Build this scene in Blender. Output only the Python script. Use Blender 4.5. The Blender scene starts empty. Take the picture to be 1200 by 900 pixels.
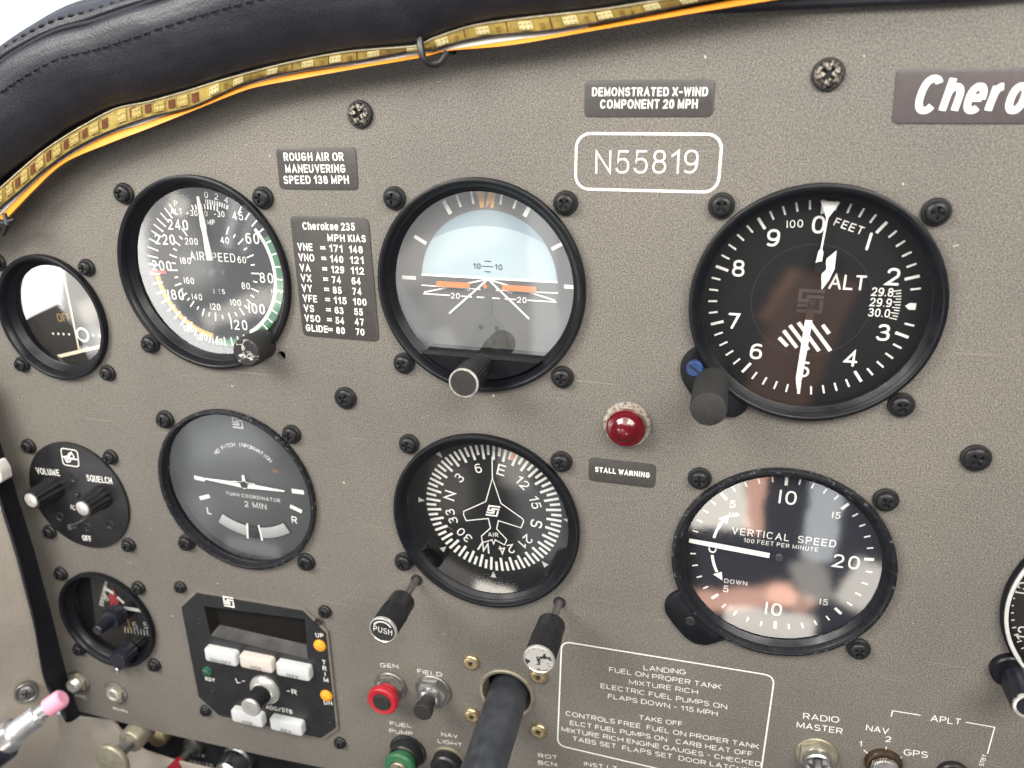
import bpy, bmesh, math, random
from mathutils import Vector, Matrix
random.seed(7)
R = math.radians
sc = bpy.context.scene
COL = sc.collection
MM = 0.001
# Everything is laid out in millimetres on the instrument panel: u right, v up, w towards the viewer.
# World: x = u, y = -w, z = v.

# ------------------------------------------------------------------ camera
CAM_R = Matrix(((0.9633042481685956, -0.005966028610296846, -0.26834554582281),
                (-0.08793345127471226, 0.9375663157902432, -0.33650722375961023),
                (0.25359935648033205, 0.3477553881654513, 0.9026370014544135)))   # rows: camera x, y, z in (u, v, w)
CAM_C = Vector((86.040, 65.425, 263.693))
FOC = 907.28                                     # focal length in pixels of a 1200 px wide frame


def W(p):
    return Vector((p[0] * MM, -p[2] * MM, p[1] * MM))


def P(x, y, w=0.0):
    """point of the plane w = const that the photograph shows at pixel (x, y)"""
    d = CAM_R.transposed() @ Vector(((x - 600) / FOC, -(y - 450) / FOC, -1))
    t = (w - CAM_C.z) / d.z
    q = CAM_C + d * t
    return (q.x, q.y)


cam = bpy.data.cameras.new('camera')
cam.sensor_width = 36
cam.lens = FOC / 1200 * 36
cam.clip_start = 0.005
cam.clip_end = 500
cam.dof.use_dof = True
cam.dof.focus_distance = 0.292
cam.dof.aperture_fstop = 11
camo = bpy.data.objects.new('camera', cam)
COL.objects.link(camo)
axes = [W(CAM_R[i]).normalized() for i in range(3)]
camo.matrix_world = Matrix.Translation(W(CAM_C)) @ Matrix((axes[0], axes[1], axes[2])).transposed().to_4x4()
sc.camera = camo

# ------------------------------------------------------------------ world: bright sky ahead of the panel, dim cabin behind
world = bpy.data.worlds.new('World')
sc.world = world
world.use_nodes = True
nt = world.node_tree
bg = nt.nodes['Background']
geo = nt.nodes.new('ShaderNodeTexCoord')
sep = nt.nodes.new('ShaderNodeSeparateXYZ')
nt.links.new(geo.outputs['Generated'], sep.inputs[0])


def wmath(op, a, b, c=None):
    n = nt.nodes.new('ShaderNodeMath')
    n.operation = op
    for k, x in enumerate((a, b, c)):
        if x is None:
            continue
        if hasattr(x, 'links'):
            nt.links.new(x, n.inputs[k])
        else:
            n.inputs[k].default_value = x
    return n.outputs[0]


def wrange(x, a, b, smooth=True):
    n = nt.nodes.new('ShaderNodeMapRange')
    n.interpolation_type = 'SMOOTHSTEP' if smooth else 'LINEAR'
    n.inputs[1].default_value, n.inputs[2].default_value = a, b
    nt.links.new(x, n.inputs[0])
    return n.outputs[0]


sky_f = wrange(wmath('MULTIPLY_ADD', sep.outputs[2], 0.35, sep.outputs[1]), 0.0, 0.45)
mix = nt.nodes.new('ShaderNodeMix')
mix.data_type = 'RGBA'
mix.inputs[6].default_value = (0.11, 0.112, 0.118, 1)
mix.inputs[7].default_value = (0.84, 0.95, 1.08, 1)
nt.links.new(sky_f, mix.inputs[0])
total = mix.outputs[2]
# cabin reflections and haze for the dial glass, painted into the world as patches.
# A direction is written as where a mirror lying on the panel would show it (mm) to somebody at the viewing point.
down = wmath('MAXIMUM', wmath('MULTIPLY', sep.outputs[1], -1.0), 0.05)
mu_ = wmath('MULTIPLY_ADD', wmath('DIVIDE', sep.outputs[0], down), 263.7, 86.0)
mv_ = wmath('MULTIPLY_ADD', wmath('DIVIDE', sep.outputs[2], down), 263.7, 65.4)
comb = nt.nodes.new('ShaderNodeCombineXYZ')
nt.links.new(mu_, comb.inputs[0])
nt.links.new(mv_, comb.inputs[1])
nzw = nt.nodes.new('ShaderNodeTexNoise')
nzw.inputs['Scale'].default_value = 0.11
nzw.inputs['Detail'].default_value = 2
nt.links.new(comb.outputs[0], nzw.inputs['Vector'])
wob = nt.nodes.new('ShaderNodeVectorMath')
wob.operation = 'MULTIPLY_ADD'
nt.links.new(nzw.outputs['Color'], wob.inputs[0])
wob.inputs[1].default_value = (5, 5, 0)
nt.links.new(comb.outputs[0], wob.inputs[2])
wob2 = nt.nodes.new('ShaderNodeVectorMath')
wob2.operation = 'SUBTRACT'
nt.links.new(wob.outputs[0], wob2.inputs[0])
wob2.inputs[1].default_value = (2.5, 2.5, 0)
MUV = wob2.outputs[0]
behind = wrange(sep.outputs[1], -0.1, -0.2)


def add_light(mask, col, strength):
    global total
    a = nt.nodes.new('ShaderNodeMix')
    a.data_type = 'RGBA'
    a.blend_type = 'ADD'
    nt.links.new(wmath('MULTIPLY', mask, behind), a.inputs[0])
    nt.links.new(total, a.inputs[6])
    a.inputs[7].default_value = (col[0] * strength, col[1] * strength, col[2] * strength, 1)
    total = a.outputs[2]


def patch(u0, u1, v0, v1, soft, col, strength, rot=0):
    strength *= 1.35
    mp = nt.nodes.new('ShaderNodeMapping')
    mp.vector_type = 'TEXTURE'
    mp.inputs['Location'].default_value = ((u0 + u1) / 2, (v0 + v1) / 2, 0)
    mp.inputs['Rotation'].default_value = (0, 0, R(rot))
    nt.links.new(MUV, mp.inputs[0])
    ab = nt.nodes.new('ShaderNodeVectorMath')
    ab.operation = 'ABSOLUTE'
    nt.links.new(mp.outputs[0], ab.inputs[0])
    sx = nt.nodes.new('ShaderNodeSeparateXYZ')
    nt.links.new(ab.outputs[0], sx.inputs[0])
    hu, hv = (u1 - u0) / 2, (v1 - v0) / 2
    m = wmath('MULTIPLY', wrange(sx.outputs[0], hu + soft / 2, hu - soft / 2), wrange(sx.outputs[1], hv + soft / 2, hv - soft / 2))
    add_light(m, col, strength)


WHT, CRM, SKN, GRY, BRN = (1, .99, .96), (1, .93, .82), (1, .56, .40), (.95, .98, 1), (1, .48, .30)
# painted left-window glare and haze in the airspeed and far-left gauge glass
dist = nt.nodes.new('ShaderNodeVectorMath')
dist.operation = 'DISTANCE'
nt.links.new(MUV, dist.inputs[0])
dist.inputs[1].default_value = (-105, 7, 0)
sxu = nt.nodes.new('ShaderNodeSeparateXYZ')
nt.links.new(MUV, sxu.inputs[0])
m_ = wmath('MULTIPLY', wrange(dist.outputs['Value'], 35.0, 39.5), wrange(dist.outputs['Value'], 62, 54))
m_ = wmath('MULTIPLY', wmath('MULTIPLY', m_, wrange(sxu.outputs[0], -88, -100)), wrange(sxu.outputs[1], 30, 10))
add_light(m_, WHT, 7.5)
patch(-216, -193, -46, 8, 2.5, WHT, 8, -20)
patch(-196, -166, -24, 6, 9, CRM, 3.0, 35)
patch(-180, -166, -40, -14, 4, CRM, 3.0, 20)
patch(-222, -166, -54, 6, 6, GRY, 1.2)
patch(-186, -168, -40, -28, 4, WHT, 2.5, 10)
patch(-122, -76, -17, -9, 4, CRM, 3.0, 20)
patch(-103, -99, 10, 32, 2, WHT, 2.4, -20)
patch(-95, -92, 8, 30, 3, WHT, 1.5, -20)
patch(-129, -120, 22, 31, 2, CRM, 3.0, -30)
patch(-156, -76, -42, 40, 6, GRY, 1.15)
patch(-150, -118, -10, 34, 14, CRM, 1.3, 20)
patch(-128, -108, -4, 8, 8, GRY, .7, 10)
# painted haze and bands in the horizon, turn and compass rose glass
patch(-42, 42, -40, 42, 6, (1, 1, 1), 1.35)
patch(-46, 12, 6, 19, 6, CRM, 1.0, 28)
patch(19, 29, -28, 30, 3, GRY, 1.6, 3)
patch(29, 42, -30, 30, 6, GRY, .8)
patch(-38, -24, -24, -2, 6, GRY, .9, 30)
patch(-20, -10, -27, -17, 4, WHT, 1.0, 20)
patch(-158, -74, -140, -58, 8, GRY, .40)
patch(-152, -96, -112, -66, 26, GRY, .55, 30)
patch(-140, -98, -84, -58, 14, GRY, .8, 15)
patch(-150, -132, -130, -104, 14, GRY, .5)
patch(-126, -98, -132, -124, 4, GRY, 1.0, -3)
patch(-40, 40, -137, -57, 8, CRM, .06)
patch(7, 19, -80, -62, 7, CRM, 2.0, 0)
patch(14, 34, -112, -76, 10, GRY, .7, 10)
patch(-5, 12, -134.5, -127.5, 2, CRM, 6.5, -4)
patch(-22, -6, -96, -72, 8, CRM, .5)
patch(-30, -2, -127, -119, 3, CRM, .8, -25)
# painted brown reflection in the altimeter glass
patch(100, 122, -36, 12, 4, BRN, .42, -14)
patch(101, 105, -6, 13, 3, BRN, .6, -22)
# painted reflections of hands, pale seat and bright lower cabin in the vertical speed glass
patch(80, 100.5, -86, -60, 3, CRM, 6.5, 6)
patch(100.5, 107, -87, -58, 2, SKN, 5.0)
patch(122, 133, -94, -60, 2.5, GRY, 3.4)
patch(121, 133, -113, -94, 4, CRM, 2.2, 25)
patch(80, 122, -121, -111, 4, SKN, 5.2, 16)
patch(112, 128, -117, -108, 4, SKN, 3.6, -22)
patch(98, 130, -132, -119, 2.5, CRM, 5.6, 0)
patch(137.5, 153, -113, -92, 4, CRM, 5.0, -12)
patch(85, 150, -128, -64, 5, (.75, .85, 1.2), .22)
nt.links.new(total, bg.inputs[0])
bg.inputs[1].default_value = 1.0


# ------------------------------------------------------------------ lamps: side pair stands for window daylight; roof and rear are added fill
def area(name, loc, target, sx, sy, power, col):
    l = bpy.data.lights.new(name, 'AREA')
    l.shape = 'RECTANGLE'
    l.size, l.size_y = sx, sy
    l.energy = power
    l.color = col
    o = bpy.data.objects.new(name, l)
    COL.objects.link(o)
    o.location = loc
    o.rotation_euler = (Vector(target) - Vector(loc)).to_track_quat('-Z', 'Z').to_euler()
    return o


area('daylight_left_window', (-0.38, -0.42, 0.34), (-0.16, 0, 0.0), 0.40, 0.25, 5.3, (1.0, 0.97, 0.90))
area('daylight_right_window', (0.38, -0.44, 0.38), (0.13, 0, 0.05), 0.45, 0.28, 5.0, (1.0, 0.955, 0.88))
area('added_roof_fill', (0.03, -0.56, 0.36), (0.0, 0, 0.05), 0.5, 0.22, 1.5, (1.0, 0.965, 0.90))  # added fill from above to brighten panel and dials
area('added_rear_fill', (0.1, -1.3, 0.62), (0, 0, 0.03), 0.7, 0.35, 0.5, (0.97, 0.99, 1.0))  # added weak fill from behind the viewer

sc.view_settings.view_transform = 'Standard'
sc.view_settings.look = 'None'
sc.view_settings.exposure = 0.28
sc.view_settings.gamma = 1.0


# ------------------------------------------------------------------ materials
def new_mat(name):
    m = bpy.data.materials.new(name)
    m.use_nodes = True
    return m, m.node_tree, m.node_tree.nodes['Principled BSDF']


def noise_color(t, scale, detail=4, rough=0.6, lo=0.3, hi=0.7):
    tc = t.nodes.new('ShaderNodeTexCoord')
    n = t.nodes.new('ShaderNodeTexNoise')
    n.inputs['Scale'].default_value = scale
    n.inputs['Detail'].default_value = detail
    n.inputs['Roughness'].default_value = rough
    t.links.new(tc.outputs['Object'], n.inputs['Vector'])
    r = t.nodes.new('ShaderNodeMapRange')
    r.inputs[1].default_value = lo
    r.inputs[2].default_value = hi
    t.links.new(n.outputs['Fac'], r.inputs[0])
    return r.outputs[0]


def mixcol(t, fac, a, b):
    m = t.nodes.new('ShaderNodeMix')
    m.data_type = 'RGBA'
    t.links.new(fac, m.inputs[0])
    for i, c in ((6, a), (7, b)):
        if hasattr(c, 'links'):
            t.links.new(c, m.inputs[i])
        else:
            m.inputs[i].default_value = (*c, 1)
    return m.outputs[2]


def bump(t, b, h, strength, dist):
    n = t.nodes.new('ShaderNodeBump')
    n.inputs['Strength'].default_value = strength
    n.inputs['Distance'].default_value = dist
    t.links.new(h, n.inputs['Height'])
    t.links.new(n.outputs[0], b.inputs['Normal'])


def plain(name, col, rough=0.5, metal=0.0, var=0.12, scale=400, spec=0.5, bmp=0.0, dust=0.0):
    """a surface whose colour and gloss wander a little"""
    m, t, b = new_mat(name)
    f = noise_color(t, scale)
    c = mixcol(t, f, [x * (1 - var) for x in col], [min(1, x * (1 + var)) for x in col])
    if dust:
        f3 = noise_color(t, 2600, 2, 0.5, 0.70, 0.74)
        c = mixcol(t, f3, c, [min(1, x + dust) for x in col])
    t.links.new(c, b.inputs['Base Color'])
    f2 = noise_color(t, scale * .23, 3)
    r = t.nodes.new('ShaderNodeMapRange')
    r.inputs[3].default_value = max(0.02, rough - .08)
    r.inputs[4].default_value = min(1, rough + .1)
    t.links.new(f2, r.inputs[0])
    t.links.new(r.outputs[0], b.inputs['Roughness'])
    b.inputs['Metallic'].default_value = metal
    b.inputs['Specular IOR Level'].default_value = spec
    if bmp:
        bump(t, b, noise_color(t, scale * 3), bmp, 0.0003)
    return m


def worn(name, col, chip, rough=0.4, amount=0.62, scale=700, metal_chip=0.0):
    """black paint with chips worn through on its exposed edges"""
    m, t, b = new_mat(name)
    g = t.nodes.new('ShaderNodeNewGeometry')
    e = t.nodes.new('ShaderNodeMapRange')
    e.inputs[1].default_value = 0.52
    e.inputs[2].default_value = 0.62
    t.links.new(g.outputs['Pointiness'], e.inputs[0])
    n = noise_color(t, scale, 5, 0.7, amount, amount + .04)
    mu = t.nodes.new('ShaderNodeMath')
    mu.operation = 'MULTIPLY'
    t.links.new(e.outputs[0], mu.inputs[0])
    t.links.new(n, mu.inputs[1])
    base = mixcol(t, noise_color(t, 300), [x * .8 for x in col], [x * 1.25 for x in col])
    t.links.new(mixcol(t, mu.outputs[0], base, chip), b.inputs['Base Color'])
    r = t.nodes.new('ShaderNodeMapRange')
    r.inputs[3].default_value = rough - .08
    r.inputs[4].default_value = rough + .12
    t.links.new(noise_color(t, 130, 3), r.inputs[0])
    t.links.new(r.outputs[0], b.inputs['Roughness'])
    b.inputs['Specular IOR Level'].default_value = 0.26
    return m


def make_panel_mat():
    m, t, b = new_mat('taupe_wrinkle_paint')
    f1 = noise_color(t, 2000, 2, 0.7, 0.36, 0.64)
    f2 = noise_color(t, 11, 4, 0.55, 0.3, 0.7)
    c1 = mixcol(t, f1, (0.081, 0.0745, 0.0645), (0.238, 0.219, 0.194))
    c1 = mixcol(t, noise_color(t, 2300, 1, 0.5, 0.64, 0.70), c1, (0.36, 0.33, 0.28))
    c1 = mixcol(t, noise_color(t, 1800, 1, 0.5, 0.66, 0.72), c1, (0.055, 0.049, 0.040))
    mu = t.nodes.new('ShaderNodeMix')
    mu.data_type = 'RGBA'
    mu.blend_type = 'MULTIPLY'
    mu.inputs[0].default_value = 1
    t.links.new(c1, mu.inputs[6])
    t.links.new(mixcol(t, f2, (0.80, 0.81, 0.83), (1.0, 1.0, 0.99)), mu.inputs[7])
    # faint hairline scratches
    tcs = t.nodes.new('ShaderNodeTexCoord')
    mps = t.nodes.new('ShaderNodeMapping')
    mps.inputs['Rotation'].default_value = (0, R(28), 0)
    mps.inputs['Scale'].default_value = (25, 25, 1500)
    t.links.new(tcs.outputs['Object'], mps.inputs[0])
    nzs = t.nodes.new('ShaderNodeTexNoise')
    nzs.inputs['Scale'].default_value = 1.0
    nzs.inputs['Detail'].default_value = 1
    t.links.new(mps.outputs[0], nzs.inputs['Vector'])
    rgs = t.nodes.new('ShaderNodeMapRange')
    rgs.inputs[1].default_value, rgs.inputs[2].default_value = .71, .76
    rgs.inputs[4].default_value = .5
    t.links.new(nzs.outputs['Fac'], rgs.inputs[0])
    scr_ = rgs.outputs[0]
    # a few rubbed smudges and pin-head chips down to bright metal
    sm = noise_color(t, 38, 5, 0.7, 0.60, 0.80)
    c2 = mixcol(t, scr_, mixcol(t, sm, mu.outputs[2], (0.125, 0.114, 0.098)), (0.30, 0.275, 0.235))
    ch = noise_color(t, 330, 2, 0.5, 0.755, 0.77)
    t.links.new(mixcol(t, ch, c2, (0.50, 0.48, 0.43)), b.inputs['Base Color'])
    b.inputs['Roughness'].default_value = 0.55
    b.inputs['Specular IOR Level'].default_value = 0.35
    bump(t, b, f1, 0.12, 0.00005)
    return m


def make_leather():
    m, t, b = new_mat('navy_leather')
    tc = t.nodes.new('ShaderNodeTexCoord')
    v = t.nodes.new('ShaderNodeTexVoronoi')
    v.inputs['Scale'].default_value = 1300
    t.links.new(tc.outputs['Object'], v.inputs['Vector'])
    n = noise_color(t, 160, 5)
    ad = t.nodes.new('ShaderNodeMath')
    ad.operation = 'ADD'
    t.links.new(v.outputs['Distance'], ad.inputs[0])
    t.links.new(n, ad.inputs[1])
    t.links.new(mixcol(t, noise_color(t, 90), (0.014, 0.014, 0.020), (0.024, 0.0235, 0.033)), b.inputs['Base Color'])
    b.inputs['Roughness'].default_value = 0.50
    b.inputs['Specular IOR Level'].default_value = 0.55
    bump(t, b, ad.outputs[0], 0.30, 0.0003)
    return m


def make_glass(name, tint=(1, 1, 1), ior=1.55, rough=0.035, faces=1.8):
    m = bpy.data.materials.new(name)
    m.use_nodes = True
    t = m.node_tree
    t.nodes.clear()
    o = t.nodes.new('ShaderNodeOutputMaterial')
    tr = t.nodes.new('ShaderNodeBsdfTransparent')
    tr.inputs[0].default_value = (*tint, 1)
    gl = t.nodes.new('ShaderNodeBsdfGlossy')
    gl.inputs['Roughness'].default_value = rough
    # Schlick reflectance, the same from both sides of the pane
    ge = t.nodes.new('ShaderNodeNewGeometry')
    dt = t.nodes.new('ShaderNodeVectorMath')
    dt.operation = 'DOT_PRODUCT'
    t.links.new(ge.outputs['Incoming'], dt.inputs[0])
    t.links.new(ge.outputs['Normal'], dt.inputs[1])

    def mth(op, a, b):
        n = t.nodes.new('ShaderNodeMath')
        n.operation = op
        for k, x in enumerate((a, b)):
            if hasattr(x, 'links'):
                t.links.new(x, n.inputs[k])
            elif x is not None:
                n.inputs[k].default_value = x
        return n.outputs[0]
    r0 = ((ior - 1) / (ior + 1)) ** 2
    om = mth('SUBTRACT', 1.0, mth('ABSOLUTE', dt.outputs['Value'], None))
    refl = mth('ADD', mth('MULTIPLY', mth('POWER', om, 5.0), 1 - r0), r0)
    dbl = t.nodes.new('ShaderNodeMath')          # front and back face of the pane both reflect
    dbl.operation = 'MULTIPLY'
    dbl.inputs[1].default_value = faces
    dbl.use_clamp = True
    t.links.new(refl, dbl.inputs[0])
    mx = t.nodes.new('ShaderNodeMixShader')
    t.links.new(dbl.outputs[0], mx.inputs[0])
    t.links.new(tr.outputs[0], mx.inputs[1])
    t.links.new(gl.outputs[0], mx.inputs[2])
    t.links.new(mx.outputs[0], o.inputs[0])
    return m


def make_lens(name, col, rough=0.12):
    m, t, b = new_mat(name)
    b.inputs['Base Color'].default_value = (*col, 1)
    b.inputs['Roughness'].default_value = rough
    b.inputs['Coat Weight'].default_value = 0.6
    b.inputs['Coat Roughness'].default_value = 0.05
    b.inputs['Subsurface Weight'].default_value = 0.0
    return m


def make_vinyl(name, col):
    m, t, b = new_mat(name)
    tc = t.nodes.new('ShaderNodeTexCoord')
    v = t.nodes.new('ShaderNodeTexVoronoi')
    v.inputs['Scale'].default_value = 650
    t.links.new(tc.outputs['Object'], v.inputs['Vector'])
    t.links.new(mixcol(t, noise_color(t, 60, 5), [x * .92 for x in col], [x * 1.06 for x in col]), b.inputs['Base Color'])
    b.inputs['Roughness'].default_value = 0.5
    bump(t, b, v.outputs['Distance'], 0.3, 0.0004)
    return m


def pitted_mat():
    m, t, b = new_mat('pitted_chrome')
    n = noise_color(t, 1100, 4, 0.7, 0.50, 0.62)
    t.links.new(mixcol(t, n, (0.40, 0.37, 0.33), (0.13, 0.06, 0.03)), b.inputs['Base Color'])
    b.inputs['Roughness'].default_value = .35
    b.inputs['Metallic'].default_value = .3
    return m


M = dict(
    panel=make_panel_mat(), leather=make_leather(), glass=make_glass('instrument_glass'),
    bezel=worn('satin_black_bezel', (0.006, 0.0065, 0.009), (0.2, 0.2, 0.2), 0.36, 0.72),
    bezel_worn=worn('chipped_black_bezel', (0.012, 0.0125, 0.016), (0.42, 0.42, 0.44), 0.30, 0.58, 520),
    dial=plain('dial_black', (0.0065, 0.0065, 0.0075), 0.6, var=.15, spec=.25),
    dial_grey=plain('dial_grey', (0.030, 0.0315, 0.0315), 0.6, var=.12, scale=60),
    dial_brown=plain('dial_warm_black', (0.018, 0.013, 0.011), 0.5, var=.2),
    white=plain('white_print', (0.80, 0.79, 0.75), 0.55, var=.05),
    dialwhite=plain('dial_white_print', (0.78, 0.775, 0.74), 0.5, var=.03),
    dimwhite=plain('aged_white_print', (0.55, 0.55, 0.53), 0.55, var=.08),
    cream=plain('cream_pointer_paint', (0.66, 0.59, 0.46), 0.5, var=.05),
    orange=plain('orange_marking', (0.62, 0.16, 0.035), 0.5, var=.06),
    amber=plain('amber_marking', (0.62, 0.30, 0.03), 0.5, var=.06),
    green=plain('green_arc', (0.035, 0.16, 0.07), 0.5, var=.1),
    red=plain('red_paint', (0.26, 0.012, 0.018), 0.45, var=.1),
    flagred=plain('faded_flag', (0.16, 0.045, 0.035), 0.5),
    redline=plain('red_line', (0.42, 0.06, 0.05), 0.5, var=.1),
    ground=plain('horizon_ground_grey', (0.072, 0.071, 0.068), 0.6, var=.12, scale=60),
    mid=plain('mid_grey', (0.06, 0.06, 0.058), 0.6),
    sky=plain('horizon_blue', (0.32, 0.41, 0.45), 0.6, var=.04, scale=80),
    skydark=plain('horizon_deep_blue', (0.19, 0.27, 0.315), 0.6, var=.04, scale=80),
    placard=plain('placard_charcoal', (0.050, 0.046, 0.043), 0.42, var=.12, scale=500),
    nameplate=plain('nameplate_plum_grey', (0.072, 0.060, 0.062), 0.5, var=.08, scale=500),
    screw=worn('black_screw', (0.014, 0.014, 0.016), (0.42, 0.41, 0.38), 0.33, 0.63, 1100),
    washer=plain('black_washer', (0.013, 0.013, 0.013), 0.5, bmp=.2),
    screw_chip=worn('chipped_screw', (0.016, 0.016, 0.017), (0.62, 0.55, 0.45), 0.3, 0.5, 900),
    recess=plain('screw_recess', (0.006, 0.006, 0.006), 0.7),
    brass=plain('aged_brass', (0.62, 0.50, 0.30), 0.32, 0.9, var=.2, scale=500, bmp=.15),
    palebrass=plain('dull_brass', (0.38, 0.345, 0.265), 0.42, 0.7, var=.15, scale=300, bmp=.1),
    steel=plain('brushed_steel', (0.62, 0.62, 0.62), 0.28, 1.0, var=.12, scale=600),
    darksteel=plain('dull_steel', (0.30, 0.29, 0.28), 0.38, 0.9, var=.2, scale=500),
    alu=plain('spun_aluminium', (0.78, 0.77, 0.74), 0.3, 0.75, var=.1, scale=900),
    blacktube=plain('black_anodised_tube', (0.062, 0.068, 0.082), 0.32, 0.45, var=.35, scale=120),
    plastic=plain('black_plastic', (0.013, 0.013, 0.015), 0.38, var=.2, dust=.05),
    rough_black=plain('matt_black_plastic', (0.019, 0.0185, 0.018), 0.62, var=.25, scale=900, bmp=.5, dust=.12),
    navyknob=plain('navy_black_plastic', (0.011, 0.012, 0.020), 0.36, var=.2),
    surround=plain('bare_edge_metal', (0.20, 0.185, 0.16), 0.4, .3, var=.15),
    bronze=plain('dark_bronze', (0.11, 0.075, 0.05), 0.35, .8, var=.3),
    green_btn=plain('green_plastic', (0.03, 0.14, 0.06), 0.4, var=.1),
    red_btn=plain('red_plastic', (0.40, 0.016, 0.026), 0.38, var=.08),
    button=plain('pale_button', (0.56, 0.57, 0.58), 0.4, var=.05),
    cream_button=plain('cream_button', (0.60, 0.54, 0.49), 0.4, var=.05),
    lcd=plain('lcd_dark', (0.012, 0.011, 0.010), 0.3, var=.1, spec=.12),
    amberlens=make_lens('amber_lens', (0.85, 0.36, 0.02), .3), redlens=make_lens('ruby_lens', (0.10, 0.0016, 0.006), .22), pitted=pitted_mat(),
    greenlens=make_lens('green_lens', (0.01, 0.07, 0.04), .3),
    blue=plain('blue_paint', (0.018, 0.042, 0.13), 0.4, var=.2),
    ledtape=plain('amber_strip_film', (0.42, 0.31, 0.085), 0.3, var=.35, scale=260),
    ledgold=plain('gold_led_chip', (0.56, 0.45, 0.17), 0.3, var=.25, scale=900),
    ledchip=plain('cream_led_chip', (0.78, 0.70, 0.40), 0.35, var=.1),
    ledpart=plain('brown_resistor', (0.16, 0.05, 0.025), 0.4, var=.2),
    gold=plain('copper_track', (0.38, 0.24, 0.07), 0.35, .3, var=.3),
    orangecord=plain('orange_edge_strip', (0.78, 0.29, 0.028), 0.45, var=.06, scale=200),
    thread=plain('navy_thread', (0.012, 0.012, 0.018), 0.8),
    vinyl=make_vinyl('beige_vinyl', (0.31, 0.275, 0.235)),
    trimblack=plain('navy_black_trim', (0.010, 0.011, 0.018), 0.55, var=.25, bmp=.3),
    capgrey=plain('grey_end_cap', (0.55, 0.53, 0.50), 0.5, var=.05),
    pink=plain('pink_rubber', (0.70, 0.29, 0.39), 0.7, var=.06),
    ferrule=plain('silver_ferrule', (0.75, 0.75, 0.76), 0.25, .9, var=.1),
    void=plain('deep_black', (0.010, 0.011, 0.014), 0.7, var=.3, scale=60),  # own black of the subpanel; behind the panel it stands for the dark
    film_pale=plain('pale_sleeve_edge', (0.62, 0.56, 0.42), 0.25, var=.3, scale=300),
    film=make_glass('clear_sleeve', (0.97, 0.96, 0.92), 1.2, .16, .7),
    fluid=plain('inclinometer_pale', (0.33, 0.335, 0.33), 0.3, var=.08, scale=90),
    lens_amber_text=plain('faded_amber_print', (0.30, 0.21, 0.07), 0.5),
    speck=worn('peeling_cap', (0.42, 0.41, 0.38), (0.02, 0.02, 0.02), .5, .5, 300),
)


def peel_mat():
    m, t, b = new_mat('peeled_white_cap')
    n = noise_color(t, 420, 4, 0.65, 0.53, 0.57)
    t.links.new(mixcol(t, n, (0.38, 0.37, 0.35), (0.02, 0.02, 0.02)), b.inputs['Base Color'])
    b.inputs['Roughness'].default_value = .5
    return m


def crack_mat():
    m, t, b = new_mat('cracked_black_cap')
    tc = t.nodes.new('ShaderNodeTexCoord')
    v = t.nodes.new('ShaderNodeTexVoronoi')
    v.feature = 'DISTANCE_TO_EDGE'
    v.inputs['Scale'].default_value = 170
    nz = t.nodes.new('ShaderNodeTexNoise')
    nz.inputs['Scale'].default_value = 400
    mxv = t.nodes.new('ShaderNodeMix')
    mxv.data_type = 'VECTOR'
    mxv.inputs[0].default_value = .004
    t.links.new(tc.outputs['Object'], nz.inputs['Vector'])
    t.links.new(tc.outputs['Object'], mxv.inputs[4])
    t.links.new(nz.outputs['Color'], mxv.inputs[5])
    t.links.new(mxv.outputs[1], v.inputs['Vector'])
    r = t.nodes.new('ShaderNodeMapRange')
    r.inputs[1].default_value = .02
    r.inputs[2].default_value = .06
    r.inputs[3].default_value = 1
    r.inputs[4].default_value = 0
    t.links.new(v.outputs['Distance'], r.inputs[0])
    mu = t.nodes.new('ShaderNodeMath')
    mu.operation = 'MULTIPLY'
    t.links.new(r.outputs[0], mu.inputs[0])
    t.links.new(noise_color(t, 250, 3, .6, .40, .55), mu.inputs[1])
    t.links.new(mixcol(t, mu.outputs[0], (0.016, 0.016, 0.016), (0.5, 0.48, 0.44)), b.inputs['Base Color'])
    b.inputs['Roughness'].default_value = .55
    return m


M['peel'] = peel_mat()
M['crack'] = crack_mat()


# ------------------------------------------------------------------ stroke lettering
def arc(cx, cy, rx, ry, a0, a1, n=None, k=2.35):
    n = n or max(4, int(abs(a1 - a0) / 15))
    o = []
    for i in range(n + 1):
        a = R(a0 + (a1 - a0) * i / n)
        c, s = math.cos(a), math.sin(a)
        o.append((cx + rx * math.copysign(abs(c) ** (2 / k), c), cy + ry * math.copysign(abs(s) ** (2 / k), s)))
    return o


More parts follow.
